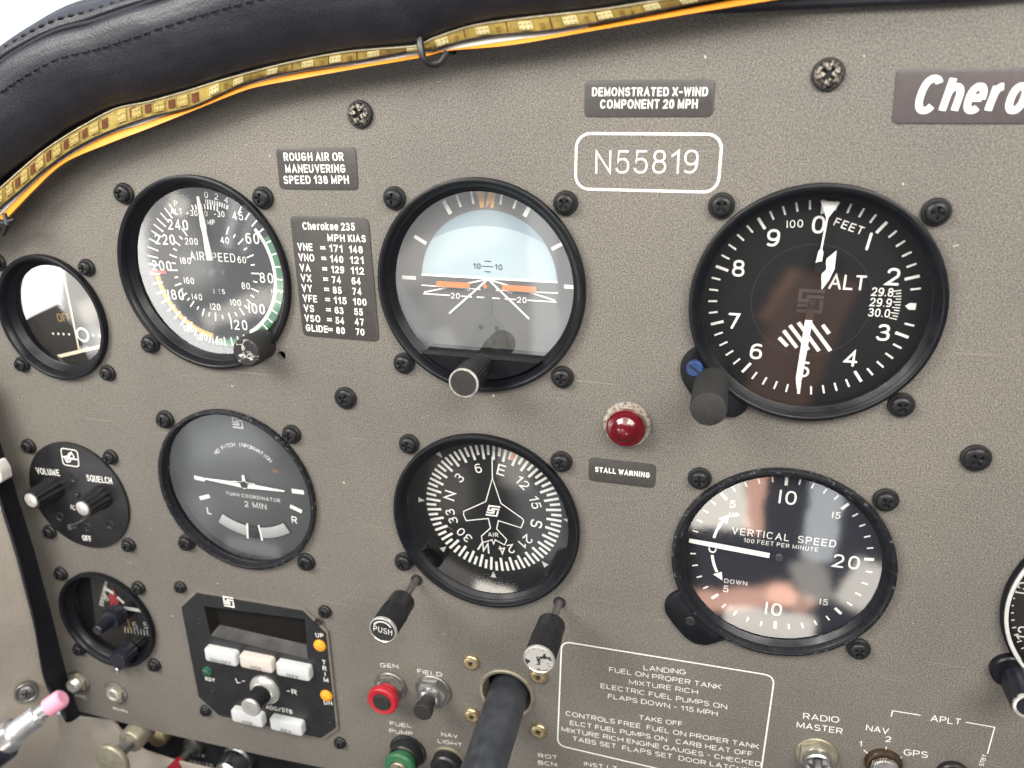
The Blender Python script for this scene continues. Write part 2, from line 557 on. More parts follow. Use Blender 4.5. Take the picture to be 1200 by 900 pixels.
GL = {
    'A': (.74, [[(0, 0), (.5, 1), (1, 0)], [(.2, .34), (.8, .34)]]),
    'B': (.62, [[(0, 0), (0, 1), (.5, 1)] + arc(.55, .77, .4, .23, 90, -90) + [(0, .54)], [(.5, .54)] + arc(.58, .27, .42, .27, 90, -90) + [(0, 0)]]),
    'C': (.70, [arc(.5, .5, .5, .5, 42, 318)]),
    'D': (.68, [[(0, 0), (0, 1), (.4, 1)] + arc(.45, .5, .55, .5, 90, -90) + [(.4, 0), (0, 0)]]),
    'E': (.56, [[(1, 1), (0, 1), (0, 0), (1, 0)], [(0, .52), (.9, .52)]]),
    'F': (.53, [[(1, 1), (0, 1), (0, 0)], [(0, .5), (.85, .5)]]),
    'G': (.74, [arc(.5, .5, .5, .5, 45, 335) + [(1, .47), (.58, .47)]]),
    'H': (.67, [[(0, 0), (0, 1)], [(1, 0), (1, 1)], [(0, .52), (1, .52)]]),
    'I': (.0, [[(0, 0), (0, 1)]]),
    'J': (.5, [[(1, 1), (1, .3)] + arc(.5, .3, .5, .3, 0, -170)]),
    'K': (.64, [[(0, 0), (0, 1)], [(1, 1), (0, .38)], [(.36, .6), (1, 0)]]),
    'L': (.52, [[(0, 1), (0, 0), (1, 0)]]),
    'M': (.80, [[(0, 0), (0, 1), (.5, .12), (1, 1), (1, 0)]]),
    'N': (.68, [[(0, 0), (0, 1), (1, 0), (1, 1)]]),
    'O': (.76, [arc(.5, .5, .5, .5, 0, 360, 28)]),
    'P': (.60, [[(0, 0), (0, 1), (.5, 1)] + arc(.55, .73, .45, .27, 90, -90) + [(0, .46)]]),
    'Q': (.76, [arc(.5, .5, .5, .5, 0, 360, 28), [(.6, .25), (1, -.04)]]),
    'R': (.64, [[(0, 0), (0, 1), (.5, 1)] + arc(.55, .74, .42, .26, 90, -90) + [(0, .48)], [(.5, .48), (.96, 0)]]),
    'S': (.60, [arc(.5, .755, .47, .245, 25, 270) + arc(.5, .255, .5, .255, 90, -155)[1:]]),
    'T': (.60, [[(0, 1), (1, 1)], [(.5, 1), (.5, 0)]]),
    'U': (.66, [[(0, 1), (0, .35)] + arc(.5, .35, .5, .35, 180, 360) + [(1, 1)]]),
    'V': (.68, [[(0, 1), (.5, 0), (1, 1)]]),
    'W': (.98, [[(0, 1), (.25, 0), (.5, .95), (.75, 0), (1, 1)]]),
    'X': (.64, [[(0, 0), (1, 1)], [(0, 1), (1, 0)]]),
    'Y': (.64, [[(0, 1), (.5, .46), (1, 1)], [(.5, .46), (.5, 0)]]),
    'Z': (.6, [[(0, 1), (1, 1), (0, 0), (1, 0)]]),
    '0': (.56, [arc(.5, .5, .5, .5, 0, 360, 24)]),
    '1': (.28, [[(0, .78), (1, 1), (1, 0)]]),
    '2': (.56, [arc(.5, .71, .47, .29, 165, -35) + [(0, 0), (1, 0)]]),
    '3': (.56, [arc(.48, .76, .44, .24, 150, -90) + arc(.48, .265, .52, .265, 90, -155)[1:]]),
    '4': (.60, [[(.74, 0), (.74, 1), (0, .28), (1, .28)]]),
    '5': (.56, [[(.92, 1), (.18, 1), (.08, .5)] + arc(.48, .32, .52, .32, 135, -155)]),
    '6': (.56, [arc(.62, .5, .62, .5, 62, 180) + arc(.5, .31, .5, .31, 180, 520)]),
    '7': (.54, [[(0, 1), (1, 1), (.36, 0)]]),
    '8': (.56, [arc(.5, .765, .43, .235, -90, 270, 18), arc(.5, .265, .5, .265, 90, 450, 20)]),
    '9': (.56, [[(1 - x, 1 - y) for x, y in arc(.62, .5, .62, .5, 62, 180) + arc(.5, .31, .5, .31, 180, 520)]]),
    'h': (.52, [[(0, 0), (0, 1)], [(0, .42)] + arc(.5, .42, .5, .32, 180, 0) + [(1, 0)]]),
    'e': (.54, [[(.02, .39), (.98, .39)], arc(.5, .37, .5, .37, -2, 315)]),
    'r': (.32, [[(0, 0), (0, .74)], [(0, .4)] + arc(.9, .4, .9, .34, 180, 90)]),
    'o': (.54, [arc(.5, .37, .5, .37, 0, 360, 20)]),
    'k': (.5, [[(0, 0), (0, 1)], [(.95, .74), (0, .26)], [(.36, .46), (1, 0)]]),
    '=': (.5, [[(0, .66), (1, .66)], [(0, .34), (1, .34)]]),
    '-': (.34, [[(0, .44), (1, .44)]]),
    '+': (.5, [[(0, .46), (1, .46)], [(.5, .2), (.5, .72)]]),
    '.': (.02, [[(0, 0), (0, .03)]]),
    '/': (.4, [[(0, 0), (1, 1)]]),
}


def offset_strip(pts, hw, closed):
    n = len(pts)
    L, Rr = [], []
    for i in range(n):
        p = Vector(pts[i])
        a = Vector(pts[(i - 1) % n]) if (closed or i > 0) else None
        b = Vector(pts[(i + 1) % n]) if (closed or i < n - 1) else None
        d1 = (p - a).normalized() if a is not None else None
        d2 = (b - p).normalized() if b is not None else None
        if d1 is None:
            d1 = d2
        if d2 is None:
            d2 = d1
        n1 = Vector((-d1.y, d1.x))
        n2 = Vector((-d2.y, d2.x))
        m = n1 + n2
        if m.length < 1e-6:
            m = n1
        m.normalize()
        k = 1 / max(0.38, m.dot(n1))
        L.append(p + m * hw * k)
        Rr.append(p - m * hw * k)
    return L, Rr


class MB:
    """collects vertices and faces in panel millimetres"""
    def __init__(s):
        s.v, s.f, s.k = [], [], 0

    def add(s, vs, fs):
        o = len(s.v)
        s.v += [tuple(x) for x in vs]
        s.f += [tuple(i + o for i in f) for f in fs]

    def lift(s):
        s.k = (s.k + 1) % 6
        return s.k * 0.035

    def stroke(s, pts, wd, w, cap='round', closed=None, thick=0):
        q = [pts[0]]
        for p in pts[1:]:
            if (Vector(p) - Vector(q[-1])).length > 1e-4:
                q.append(p)
        if closed is None:
            closed = len(q) > 3 and (Vector(q[0]) - Vector(q[-1])).length < 1e-3
        if closed:
            q = q[:-1]
        if len(q) < 2:
            return
        w += s.lift()
        hw = wd / 2
        if cap == 'square' and not closed:
            q = [Vector(x) for x in q]
            q[0] = q[0] + (q[0] - q[1]).normalized() * hw
            q[-1] = q[-1] + (q[-1] - q[-2]).normalized() * hw
        L, Q = offset_strip(q, hw, closed)
        n = len(q)
        vs = [(a.x, a.y, w + .03 * i / n) for i, a in enumerate(L)] + [(a.x, a.y, w + .03 * i / n) for i, a in enumerate(Q)]
        fs = []
        for i in range(n if closed else n - 1):
            j = (i + 1) % n
            fs.append((n + i, n + j, j, i))
        s.add(vs, fs)
        if cap == 'round' and not closed:
            for e, d in ((0, Vector(q[0]) - Vector(q[1])), (n - 1, Vector(q[-1]) - Vector(q[-2]))):
                a0 = math.atan2(d.y, d.x)
                c = Vector(q[e])
                ring = [(c.x + hw * math.cos(a0 + t), c.y + hw * math.sin(a0 + t), w + .03 * e / n) for t in [(-.5 + i / 6) * math.pi for i in range(7)]]
                s.add(ring, [tuple(range(7))])

    def poly(s, pts, w):
        w += s.lift()
        a = sum(pts[i][0] * pts[(i + 1) % len(pts)][1] - pts[(i + 1) % len(pts)][0] * pts[i][1] for i in range(len(pts)))
        if a < 0:
            pts = pts[::-1]
        s.add([(x, y, w) for x, y in pts], [tuple(range(len(pts)))])

    def ring(s, c, r0, r1, w, a0=0, a1=360, n=None):
        n = n or max(3, int(abs(a1 - a0) / 4))
        vs, fs = [], []
        for i in range(n + 1):
            a = R(a0 + (a1 - a0) * i / n)
            vs += [(c[0] + r0 * math.sin(a), c[1] + r0 * math.cos(a), w), (c[0] + r1 * math.sin(a), c[1] + r1 * math.cos(a), w)]
        for i in range(n):
            fs.append((2 * i, 2 * i + 1, 2 * i + 3, 2 * i + 2))
        s.add(vs, [f[::-1] for f in fs] if a1 > a0 else fs)
        for k in range(len(s.f) - n, len(s.f)):
            s.f[k] = s.f[k][::-1]

    def disc(s, c, r, w, n=64):
        s.add([(c[0] + r * math.cos(2 * math.pi * i / n), c[1] + r * math.sin(2 * math.pi * i / n), w) for i in range(n)], [tuple(range(n))])

    def tick(s, c, a, r0, r1, wd, w):
        a = R(a)
        d = (math.sin(a), math.cos(a))
        s.stroke([(c[0] + d[0] * r0, c[1] + d[1] * r0), (c[0] + d[0] * r1, c[1] + d[1] * r1)], wd, w, 'butt')

    def lathe(s, c, prof, n=72, flute=None):
        """profile [(r, w)] turned about the w axis through c; flute = (count, depth, w0, w1)"""
        vs, fs = [], []
        m = len(prof)
        for i in range(n):
            a = 2 * math.pi * i / n
            for r, w in prof:
                rr = r
                if flute and flute[2] - 1e-6 <= w <= flute[3] + 1e-6:
                    rr = r - flute[1] * (0.5 - 0.5 * math.cos(a * flute[0])) ** .7
                vs.append((c[0] + rr * math.cos(a), c[1] + rr * math.sin(a), w))
        for i in range(n):
            j = (i + 1) % n
            for k in range(m - 1):
                fs.append((i * m + k, j * m + k, j * m + k + 1, i * m + k + 1))
        s.add(vs, fs)
        if prof[-1][0] > 1e-6:
            pass

    def knob(s, c, prof, n=72, flute=None):
        """lathe closed by a face at its last ring"""
        s.lathe(c, prof, n, flute)
        m = len(prof)
        o = len(s.v) - n * m
        s.f.append(tuple(o + i * m + m - 1 for i in range(n)))

    def prism(s, pts, w0, w1, bev=0.0):
        a = sum(pts[i][0] * pts[(i + 1) % len(pts)][1] - pts[(i + 1) % len(pts)][0] * pts[i][1] for i in range(len(pts)))
        if a < 0:
            pts = pts[::-1]
        n = len(pts)
        rings = [(pts, w0)]
        if bev:
            L, Q = offset_strip(pts, bev, True)
            L2, _ = offset_strip(pts, bev * .3, True)
            rings += [(pts, w1 - bev), ([tuple(x) for x in L2], w1 - bev * .3), ([tuple(x) for x in L], w1)]
        else:
            rings += [(pts, w1)]
        vs = [(x, y, w) for r, w in rings for x, y in r]
        fs = []
        for k in range(len(rings) - 1):
            for i in range(n):
                j = (i + 1) % n
                fs.append((k * n + i, k * n + j, (k + 1) * n + j, (k + 1) * n + i))
        fs.append(tuple((len(rings) - 1) * n + i for i in range(n)))
        fs.append(tuple(range(n))[::-1])
        s.add(vs, fs)

    def tube(s, path, rad, n=16, caps=True):
        """tube along 3D points, radius per point or one radius"""
        pts = [Vector(p) for p in path]
        rr = rad if isinstance(rad, (list, tuple)) else [rad] * len(pts)
        vs, fs = [], []
        up = None
        for i, p in enumerate(pts):
            d = (pts[min(i + 1, len(pts) - 1)] - pts[max(i - 1, 0)]).normalized()
            if up is None:
                up = d.orthogonal().normalized()
            up = (up - d * up.dot(d)).normalized()
            q = d.cross(up)
            for k in range(n):
                a = 2 * math.pi * k / n
                vs.append(p + (up * math.cos(a) + q * math.sin(a)) * rr[i])
        for i in range(len(pts) - 1):
            for k in range(n):
                l = (k + 1) % n
                fs.append((i * n + k, i * n + l, (i + 1) * n + l, (i + 1) * n + k))
        if caps:
            fs.append(tuple(range(n))[::-1])
            fs.append(tuple((len(pts) - 1) * n + k for k in range(n)))
        s.add(vs, fs)

    def text(s, body, p0, p1=None, h=2.5, wt=0.3, w=0.0, cap='round', align='l', rot=0, sx=1.0, gap=None, shear=0.0):
        """baseline from p0 to p1 (fitted), or at p0 with align l/c and rotation"""
        gap = (0.2 * h + wt) if gap is None else gap
        ih = h - wt
        x = 0
        out = []
        for ch in body:
            if ch == ' ':
                x += .30 * h * sx + gap * .3
                continue
            gw, st = GL[ch]
            out.append((x + wt / 2, gw * h * sx, st))
            x += gw * h * sx + wt + gap - wt * .5
        width = x - gap + wt * .5
        if p1 is not None:
            d = Vector(p1) - Vector(p0)
            fit = d.length / width
            ang = math.atan2(d.y, d.x)
        else:
            fit = 1
            ang = R(rot)
        ca, sa = math.cos(ang), math.sin(ang)
        off = (-width / 2, -h / 2) if align == 'c' else (0, 0)
        for gx, gw, st in out:
            for ln in st:
                pts = []
                for a, b in ln:
                    yy = wt / 2 + b * ih + off[1]
                    xx = (gx + a * gw + off[0]) * fit + shear * (wt / 2 + b * ih)
                    pts.append((p0[0] + xx * ca - yy * sa, p0[1] + xx * sa + yy * ca))
                s.stroke(pts, wt, w, cap)

    def build(s, name, mat, parent=None, org=(0, 0, 0), sharp=32):
        me = bpy.data.meshes.new(name)
        o3 = Vector(org)
        me.from_pydata([W(Vector(p) - o3) for p in s.v], [], s.f)
        me.materials.append(M[mat])
        me.polygons.foreach_set('use_smooth', [True] * len(me.polygons))
        me.set_sharp_from_angle(angle=R(sharp))
        me.update()
        o = bpy.data.objects.new(name, me)
        COL.objects.link(o)
        if parent is not None:
            o.parent = parent
        else:
            o.location = W(org)
        return o


def tag(o, label, cat, group=None):
    o['label'] = label
    o['category'] = cat
    if group:
        o['group'] = group
    return o


def thing(name, label, cat, org, group=None):
    o = bpy.data.objects.new(name, None)
    o.empty_display_size = 0.005
    COL.objects.link(o)
    o.location = W(org)
    return tag(o, label, cat, group)


def copy_tree(o, parent=None):
    c = o.copy()
    COL.objects.link(c)
    if parent is not None:
        c.parent = parent
    for ch in list(o.children):
        copy_tree(ch, c)
    return c


def circle(c, r, n=64, a0=0):
    return [(c[0] + r * math.cos(a0 + 2 * math.pi * i / n), c[1] + r * math.sin(a0 + 2 * math.pi * i / n)) for i in range(n)]


def hull(pts):
    pts = sorted(set((round(x, 4), round(y, 4)) for x, y in pts))

    def half(ps):
        o = []
        for p in ps:
            while len(o) >= 2 and (o[-1][0] - o[-2][0]) * (p[1] - o[-2][1]) - (o[-1][1] - o[-2][1]) * (p[0] - o[-2][0]) <= 0:
                o.pop()
            o.append(p)
        return o
    a, b = half(pts), half(pts[::-1])
    return a[:-1] + b[:-1]


def rrect(x0, y0, x1, y1, r, n=6):
    o = []
    for cx, cy, a in ((x1 - r, y1 - r, 0), (x0 + r, y1 - r, 90), (x0 + r, y0 + r, 180), (x1 - r, y0 + r, 270)):
        o += [(cx + r * math.cos(R(a + 90 * i / n)), cy + r * math.sin(R(a + 90 * i / n))) for i in range(n + 1)]
    return o


def rpoly(pts, r, n=5):
    """rounded polygon"""
    o = []
    m = len(pts)
    for i in range(m):
        p, a, b = Vector(pts[i]), Vector(pts[i - 1]), Vector(pts[(i + 1) % m])
        d1, d2 = (a - p).normalized(), (b - p).normalized()
        s, e = p + d1 * r, p + d2 * r
        for k in range(n + 1):
            t = k / n
            q = s * (1 - t) ** 2 + p * 2 * t * (1 - t) + e * t ** 2
            o.append((q.x, q.y))
    return o


def catmull(pts, per=8):
    o = []
    pts = [Vector(p) for p in pts]
    for i in range(len(pts) - 1):
        p0, p1, p2, p3 = pts[max(i - 1, 0)], pts[i], pts[i + 1], pts[min(i + 2, len(pts) - 1)]
        for k in range(per):
            t = k / per
            o.append(.5 * ((2 * p1) + (p2 - p0) * t + (2 * p0 - 5 * p1 + 4 * p2 - p3) * t * t + (3 * p1 - p0 - 3 * p2 + p3) * t ** 3))
    o.append(pts[-1])
    return o


def sheet_with_holes(outer, holes, w0, w1):
    """front sheet at w1 with holes, plus walls down to w0"""
    bm = bmesh.new()
    es = []
    loops = []
    for lp in [outer] + holes:
        vs = [bm.verts.new((x, y, w1)) for x, y in lp]
        loops.append(vs)
        es += [bm.edges.new((vs[i], vs[(i + 1) % len(vs)])) for i in range(len(vs))]
    bmesh.ops.triangle_fill(bm, use_beauty=True, use_dissolve=False, edges=es, normal=(0, 0, 1))
    for f in bm.faces:
        f.normal_update()
        if f.normal.z < 0:
            f.normal_flip()
    bm.verts.index_update()
    mb = MB()
    bm.verts.ensure_lookup_table()
    mb.add([v.co[:] for v in bm.verts], [[v.index for v in f.verts] for f in bm.faces])
    for lp in [outer] + holes:
        n = len(lp)
        mb.add([(x, y, w1) for x, y in lp] + [(x, y, w0) for x, y in lp], [(i, (i + 1) % n, n + (i + 1) % n, n + i) for i in range(n)])
    bm.free()
    return mb


# ------------------------------------------------------------------ instrument positions (centres on the panel)
C_ASI, C_AI, C_ALT = (-116.8, -1.3), (0.0, 0.0), (114.2, 0.6)
C_TC, C_DG, C_VSI = (-116.1, -99.1), (0.2, -97.3), (114.8, -97.6)
C_CLK, C_ICM, C_SUC = (-197.3, -24.6), (-205.3, -113.9), (-204.7, -185.6)
C_NAV = (227.6, -98.4)
C_YOKE = (8.7, -182.9)
AP = [(-147.3, -156.8), (-88.2, -156.0), (-77.2, -166.6), (-77.2, -224.5), (-86.4, -233.6), (-146.5, -233.6), (-157.4, -224.0), (-158.0, -167.2)]
# edge under the glare shield, traced where it stands 12 mm ahead of the panel
EDGE_PX = [(-120, 420), (-70, 320), (-32, 262), (0, 220), (25, 197), (50, 177), (75, 160), (100, 144), (137, 126), (175, 118), (225, 104), (250, 96), (300, 82), (350, 70),
           (412, 59), (487, 52), (512, 43), (550, 31), (600, 22), (670, 14), (712, 9), (762, 1), (830, -8), (900, -18), (1000, -34), (1130, -52), (1300, -75), (1500, -100)]
EDGE = [P(x, y, 12) for x, y in EDGE_PX]

# ------------------------------------------------------------------ instrument panel
pnl = thing('instrument_panel', 'taupe speckled metal instrument panel carrying all the round gauges', 'panel', (0, -80, 0))
top = [P(x, y - 26, 0) for x, y in EDGE_PX[2:22]] + [P(900, -60, 0), P(1000, -75, 0), P(1130, -95, 0), P(1300, -120, 0), P(1500, -150, 0)]
outer = [P(84, 831), P(55, 735), P(20, 612), P(-12, 505)] + [(-262, -60), (-250, 0)] + top + [(330, 110), (330, -300)] + [P(540, 932), P(323, 888.5), P(190, 859)]
outer = [p if isinstance(p, tuple) else tuple(p) for p in outer]
holes = [circle(c, 37.9, 72) for c in (C_ASI, C_AI, C_ALT, C_TC, C_DG, C_VSI, C_NAV)] + [circle(c, 26.6, 64) for c in (C_CLK, C_SUC)]
holes.append(circle(C_YOKE, 12.2, 48))
holes.append(circle((-85.6, -32.9), 1.9, 16))
apc = (sum(p[0] for p in AP) / 8, sum(p[1] for p in AP) / 8)
holes.append([(apc[0] + (x - apc[0]) * .96, apc[1] + (y - apc[1]) * .96) for x, y in AP])
sheet_with_holes(outer, holes, -2.5, 0).build('panel_plate', 'panel', pnl, (0, -80, 0))
b = MB()
b.prism([(-256, -252), (-215, -252), (200, -290), (325, -290), (325, 90), (60, 80), (-60, 66), (-180, 20), (-248, -40)], -70, -62)
b.build('light_block', 'void', pnl, (0, -80, 0))  # added plate keeps light out behind the panel and darkens its holes

ORG = (0, -80, 0)
S = 0.05      # paint sits a twentieth of a millimetre on the plate


def label(name, lines, mat='white'):
    m = MB()
    for ln in lines:
        m.text(**ln)
    return m.build(name, mat, pnl, ORG)


def L(body, a, c, h=2.3, wt=.33, cap='butt', **k):
    return dict(body=body, p0=P(*a), p1=P(*c), h=h, wt=wt, w=S, cap=cap, gap=.09 * h + .75 * wt, **k)


# registration in its frame
m = MB()
m.text('N55819', P(697.8, 203.2), P(817.3, 203.2), 7.3, .62, S, 'square')
m.build('registration_lettering', 'white', pnl, ORG)
m = MB()
fr = rrect(34.6, 36.2, 81.2, 54.0, 4.6, 8)
m.stroke(fr + [fr[0]], .85, S)
m.build('registration_frame', 'white', pnl, ORG)
# checklist block
m = MB()
for body, a, c in (
        ('LANDING', (754.3, 785), (804, 790.5)), ('FUEL ON PROPER TANK', (713.8, 786.8), (845, 808)), ('MIXTURE RICH', (737, 801.3), (818, 813.8)),
        ('ELECTRIC FUEL PUMPS ON', (703.8, 805.8), (852, 831)), ('FLAPS DOWN - 115 MPH', (712.5, 818), (841, 839)),
        ('TAKE OFF', (748.8, 843), (800, 851.2)), ('CONTROLS FREE  FUEL ON PROPER TANK', (663, 838), (889.5, 877.8)),
        ('ELCT FUEL PUMPS ON   CARB HEAT OFF', (668, 849), (881.8, 886.6)), ('MIXTURE RICH ENGINE GAUGES - CHECKED', (658, 856.5), (892, 898.3)),
        ('TABS SET  FLAPS SET  DOOR LATCHED', (671, 867.7), (886, 907))):
    m.text(body, P(*a), P(*c), 2.5, .31, S, 'butt', gap=.44)
m.build('checklist_lettering', 'white', pnl, ORG)
m = MB()
fr = rpoly([(33.0, -149.8), (118.4, -148.5), (118.2, -209.0), (32.0, -206.5)], 4.2)
m.stroke(fr + [fr[0]], .62, S)
m.build('checklist_frame', 'white', pnl, ORG)
# switch lettering
for words in ((L('GEN', (446, 781.5), (467.6, 783)),), (L('FIELD', (489.3, 788.5), (518.5, 793)),),
              (L('FUEL', (457.4, 849.6), (482.8, 852.8)), L('PUMP', (456.8, 858.3), (484.5, 862))),
              (L('NAV', (517.7, 862.6), (537, 864.9)), L('LIGHT', (513.3, 870), (542, 875))),
              (L('ROT', (631, 887.4), (654, 889.6)), L('BCN', (631, 895.6), (653, 898))), (L('INST LT', (684.5, 897), (724, 903)),),
              (L('MIC', (89, 816), (102.5, 819.5), 2.2),), (L('PHN', (133.4, 832), (150, 835.4), 2.2),)):
    label('switch_lettering', words)
for words in ((L('RADIO', (941, 842.3), (983.3, 847), 3.0, .38), L('MASTER', (933.3, 852.3), (987.3, 860.2), 3.0, .38)),
              (L('NAV', (1014.3, 856), (1041, 860.2), 3.0, .38), L('1', (1006, 874), (1009.5, 874.5), 2.7, .36), L('2', (1037.3, 869), (1044.5, 869.6), 2.7, .36)),
              (L('GPS', (1058.5, 884.5), (1087, 888), 3.0, .38),), (L('APLT', (1090, 845), (1126, 849.5), 3.0, .38),),
              (L('STBY', (1152.5, 898), (1156.5, 884.5), 1.6, .24),)):
    label('radio_lettering', words)
m = MB()
for ln in ([(1044.3, 839.8), (1045.9, 832.7), (1079, 838)], [(1131.5, 846), (1165.5, 852), (1157, 883)],
           [(1012, 878.5), (1017.5, 883)], [(1038.5, 874.8), (1038, 878)], [(1055, 887.5), (1057, 886.5)]):
    m.stroke([P(*q) for q in ln], .42, S, 'butt')
m.build('switch_lines', 'white', pnl, ORG)


# ------------------------------------------------------------------ placards
def placard(name, lbl, pts, r, mat, lines, letter='white', h=0.35):
    c = (sum(p[0] for p in pts) / len(pts), sum(p[1] for p in pts) / len(pts), 0)
    t = thing(name, lbl, 'placard', c)
    m = MB()
    m.prism(rpoly(pts, r), -0.2, h, .12)
    m.build('plate', mat, t, c)
    m = MB()
    for ln in lines:
        m.text(w=h + .03, **ln)
    m.build('lettering', letter, t, c)
    return t


def T(body, a, c, h, wt, **k):
    return dict(body=body, p0=P(*a), p1=P(*c), h=h, wt=wt, cap='square', **k)


placard('speed_placard', 'small dark placard reading rough air or maneuvering speed', [(-78.0, 33.4), (-45.6, 33.9), (-45.5, 49.1), (-77.8, 48.6)], 2.2, 'placard', [
    T('ROUGH AIR OR', (333.8, 188.4), (403.5, 188.4), 2.9, .50), T('MANEUVERING', (336, 202.2), (405.5, 202.2), 2.9, .50), T('SPEED 138 MPH', (334, 215.4), (409.7, 215.2), 2.95, .50)])
placard('crosswind_placard', 'wide dark placard reading demonstrated x-wind component', [(37.0, 59.1), (77.7, 59.2), (77.7, 70.2), (37.1, 70.2)], 1.8, 'placard', [
    T('DEMONSTRATED X-WIND', (694.2, 112.7), (829, 112.6), 2.6, .44), T('COMPONENT 20 MPH', (703.8, 127.2), (817, 127), 2.7, .46)])
rows = []
for body, a, c in (('Cherokee 235', (356, 269), (416.4, 270.2)), ('MPH', (384.8, 282.4), (405, 283.2)), ('KIAS', (409, 283.2), (429.2, 283.8))):
    rows.append(T(body, a, c, 2.9 if a[0] < 360 else 2.7, .5))
names = [('VNE', '171', '148'), ('VNO', '140', '121'), ('VA', '129', '112'), ('VX', '74', '64'), ('VY', '85', '74'), ('VFE', '115', '100'), ('VS', '63', '55'), ('VSO', '54', '47'), ('GLIDE', '80', '70')]
v0_ = 0
nw = {'VNE': 6.3, 'VNO': 6.6, 'VA': 4.5, 'VX': 4.5, 'VY': 4.4, 'VFE': 6.1, 'VS': 4.4, 'VSO': 6.6, 'GLIDE': 9.6}
for i, (n_, a_, b_) in enumerate(names):
    v = 10.75 - i * 4.03
    rows.append(dict(body=n_, p0=(-72.8, v), p1=(-72.8 + nw[n_], v), h=2.85, wt=.5, cap='square'))
    rows.append(dict(body='=', p0=(-63.2, v), p1=(-61.0, v), h=2.85, wt=.45, cap='square'))
    for x, t_, u_ in ((-59.4, a_, 0), (-51.1, b_, 0)):
        ln = 1.8 * len(t_)
        rows.append(dict(body=t_, p0=(x, v), p1=(x + ln, v), h=2.75, wt=.5, cap='square'))
placard('airspeed_table_placard', 'tall dark placard listing limiting airspeeds in two columns', [(-74.6, -23.6), (-41.4, -23.6), (-42.4, 24.0), (-74.9, 23.9)], 2.6, 'placard', rows)
placard('stall_placard', 'dark placard reading stall warning under the red lamp', [(42.2, -72.7), (67.4, -72.6), (67.4, -62.8), (42.1, -62.9)], 2.0, 'placard', [
    T('STALL WARNING', (697.7, 552.2), (761.3, 559.2), 2.15, .44)])
placard('model_placard', 'large plum grey slanted placard with a bold italic model name', [(129.6, 57.4), (242, 57.4), (240, 72.4), (128.6, 72.4)], 1.6, 'nameplate', [
    dict(body='Cherokee 235', p0=(134.2, 60.0), h=10.6, wt=1.9, cap='butt', shear=.17, gap=1.75, sx=.58)], h=.5)


# ------------------------------------------------------------------ screws
def screw_parts(root, r, hw, hh, mat, washer, dome=.5, cross=.55):
    if washer:
        m = MB()
        m.lathe((0, 0), [(washer, -.1), (washer, 1.0), (washer - .35, 1.5), (r * .8, 1.6)], 32)
        m.build('washer', 'washer', root)
    m = MB()
    z = hw
    rt = r * .62
    m.lathe((0, 0), [(r, z - .1), (r, z + hh * .35), (r * .95, z + hh * .65), (r * .82, z + hh * .88), (rt, z + hh)], 36)
    a, l = r * .13, r * cross
    cr = [(a, a), (a, l), (-a, l), (-a, a), (-l, a), (-l, -a), (-a, -a), (-a, -l), (a, -l), (a, -a), (l, -a), (l, a)]
    sh = sheet_with_holes(circle((0, 0), rt, 36), [cr], z + hh - 1.1, z + hh)
    keep = [f for f in sh.f]
    m.add(sh.v, keep)
    m.build('head', mat, root, sharp=40)
    m = MB()
    m.disc((0, 0), rt * .98, z + hh - 1.05, 24)
    m.build('recess', 'recess', root)


def screw(proto, p, lbl, group, rot=None):
    o = proto[0] if not proto[1] else copy_tree(proto[0])
    proto[1] = True
    o.location = W((p[0], p[1], 0))
    o.rotation_euler = (0, R(random.uniform(0, 90) if rot is None else rot), 0)
    tag(o, lbl, 'screw', group)
    return o


def proto_screw(name, *a, **k):
    o = bpy.data.objects.new(name, None)
    COL.objects.link(o)
    screw_parts(o, *a, **k)
    return [o, False]


G1 = 'black phillips screws holding the gauges'
big = proto_screw('gauge_screw', 3.55, 1.3, 2.1, 'screw', 4.25)
D3, D2 = 31.43, 23.57
for c, nm, cs in ((C_ASI, 'airspeed dial', 'TL TR BL'), (C_AI, 'blue artificial horizon', 'TL TR BL BR'), (C_ALT, 'altimeter', 'TL TR BR'),
                  (C_TC, 'turn coordinator', 'TL TR BL BR'), (C_DG, 'compass rose dial', 'TL TR BL'), (C_VSI, 'vertical speed dial', 'TL TR BR')):
    for k in cs.split():
        p = (c[0] + (D3 if 'R' in k else -D3), c[1] + (D3 if 'T' in k else -D3))
        if c is C_DG and k == 'BL':
            p = P(472, 660, 2)
        screw(big, p, 'black phillips screw at the %s %s of the %s' % ('upper' if 'T' in k else 'lower', 'right' if 'R' in k else 'left', nm), G1)
small = proto_screw('small_gauge_screw', 3.0, 1.2, 2.0, 'screw', 3.75)
for c, nm, cs in ((C_CLK, 'small glassy gauge far left', 'TL TR BL BR'), (C_ICM, 'round volume control plate', 'TL TR BL BR'), (C_SUC, 'small dial with dark knobs', 'TL TR BL BR')):
    for k in cs.split():
        p = (c[0] + (D2 if 'R' in k else -D2), c[1] + (D2 if 'T' in k else -D2))
        screw(small, p, 'small black screw at the %s %s of the %s' % ('upper' if 'T' in k else 'lower', 'right' if 'R' in k else 'left', nm), 'small black screws round the small gauges')
apscrew = proto_screw('unit_screw', 2.7, .9, 1.8, 'screw', 3.2)
for (x, y), nm in (((209, 690), 'upper left'), ((379, 719), 'upper right'), ((239, 835), 'lower left'), ((397, 873), 'lower right')):
    screw(apscrew, P(x, y, 2), 'small black screw at the %s of the push button unit' % nm, 'small black screws round the button unit')
pan = proto_screw('panel_screw', 4.1, .6, 2.0, 'screw_chip', 4.7)
for (x, y), nm in (((420, 134), 'chipped black screw under the padded edge above the speed placard'), ((971, 87), 'chipped black screw beside the large model placard'),
                   ((403, 468), 'black screw between turn coordinator and artificial horizon'), ((1145, 539), 'lone black screw on bare panel right of altimeter')):
    screw(pan, P(x, y, 2), nm, 'larger black panel screws')
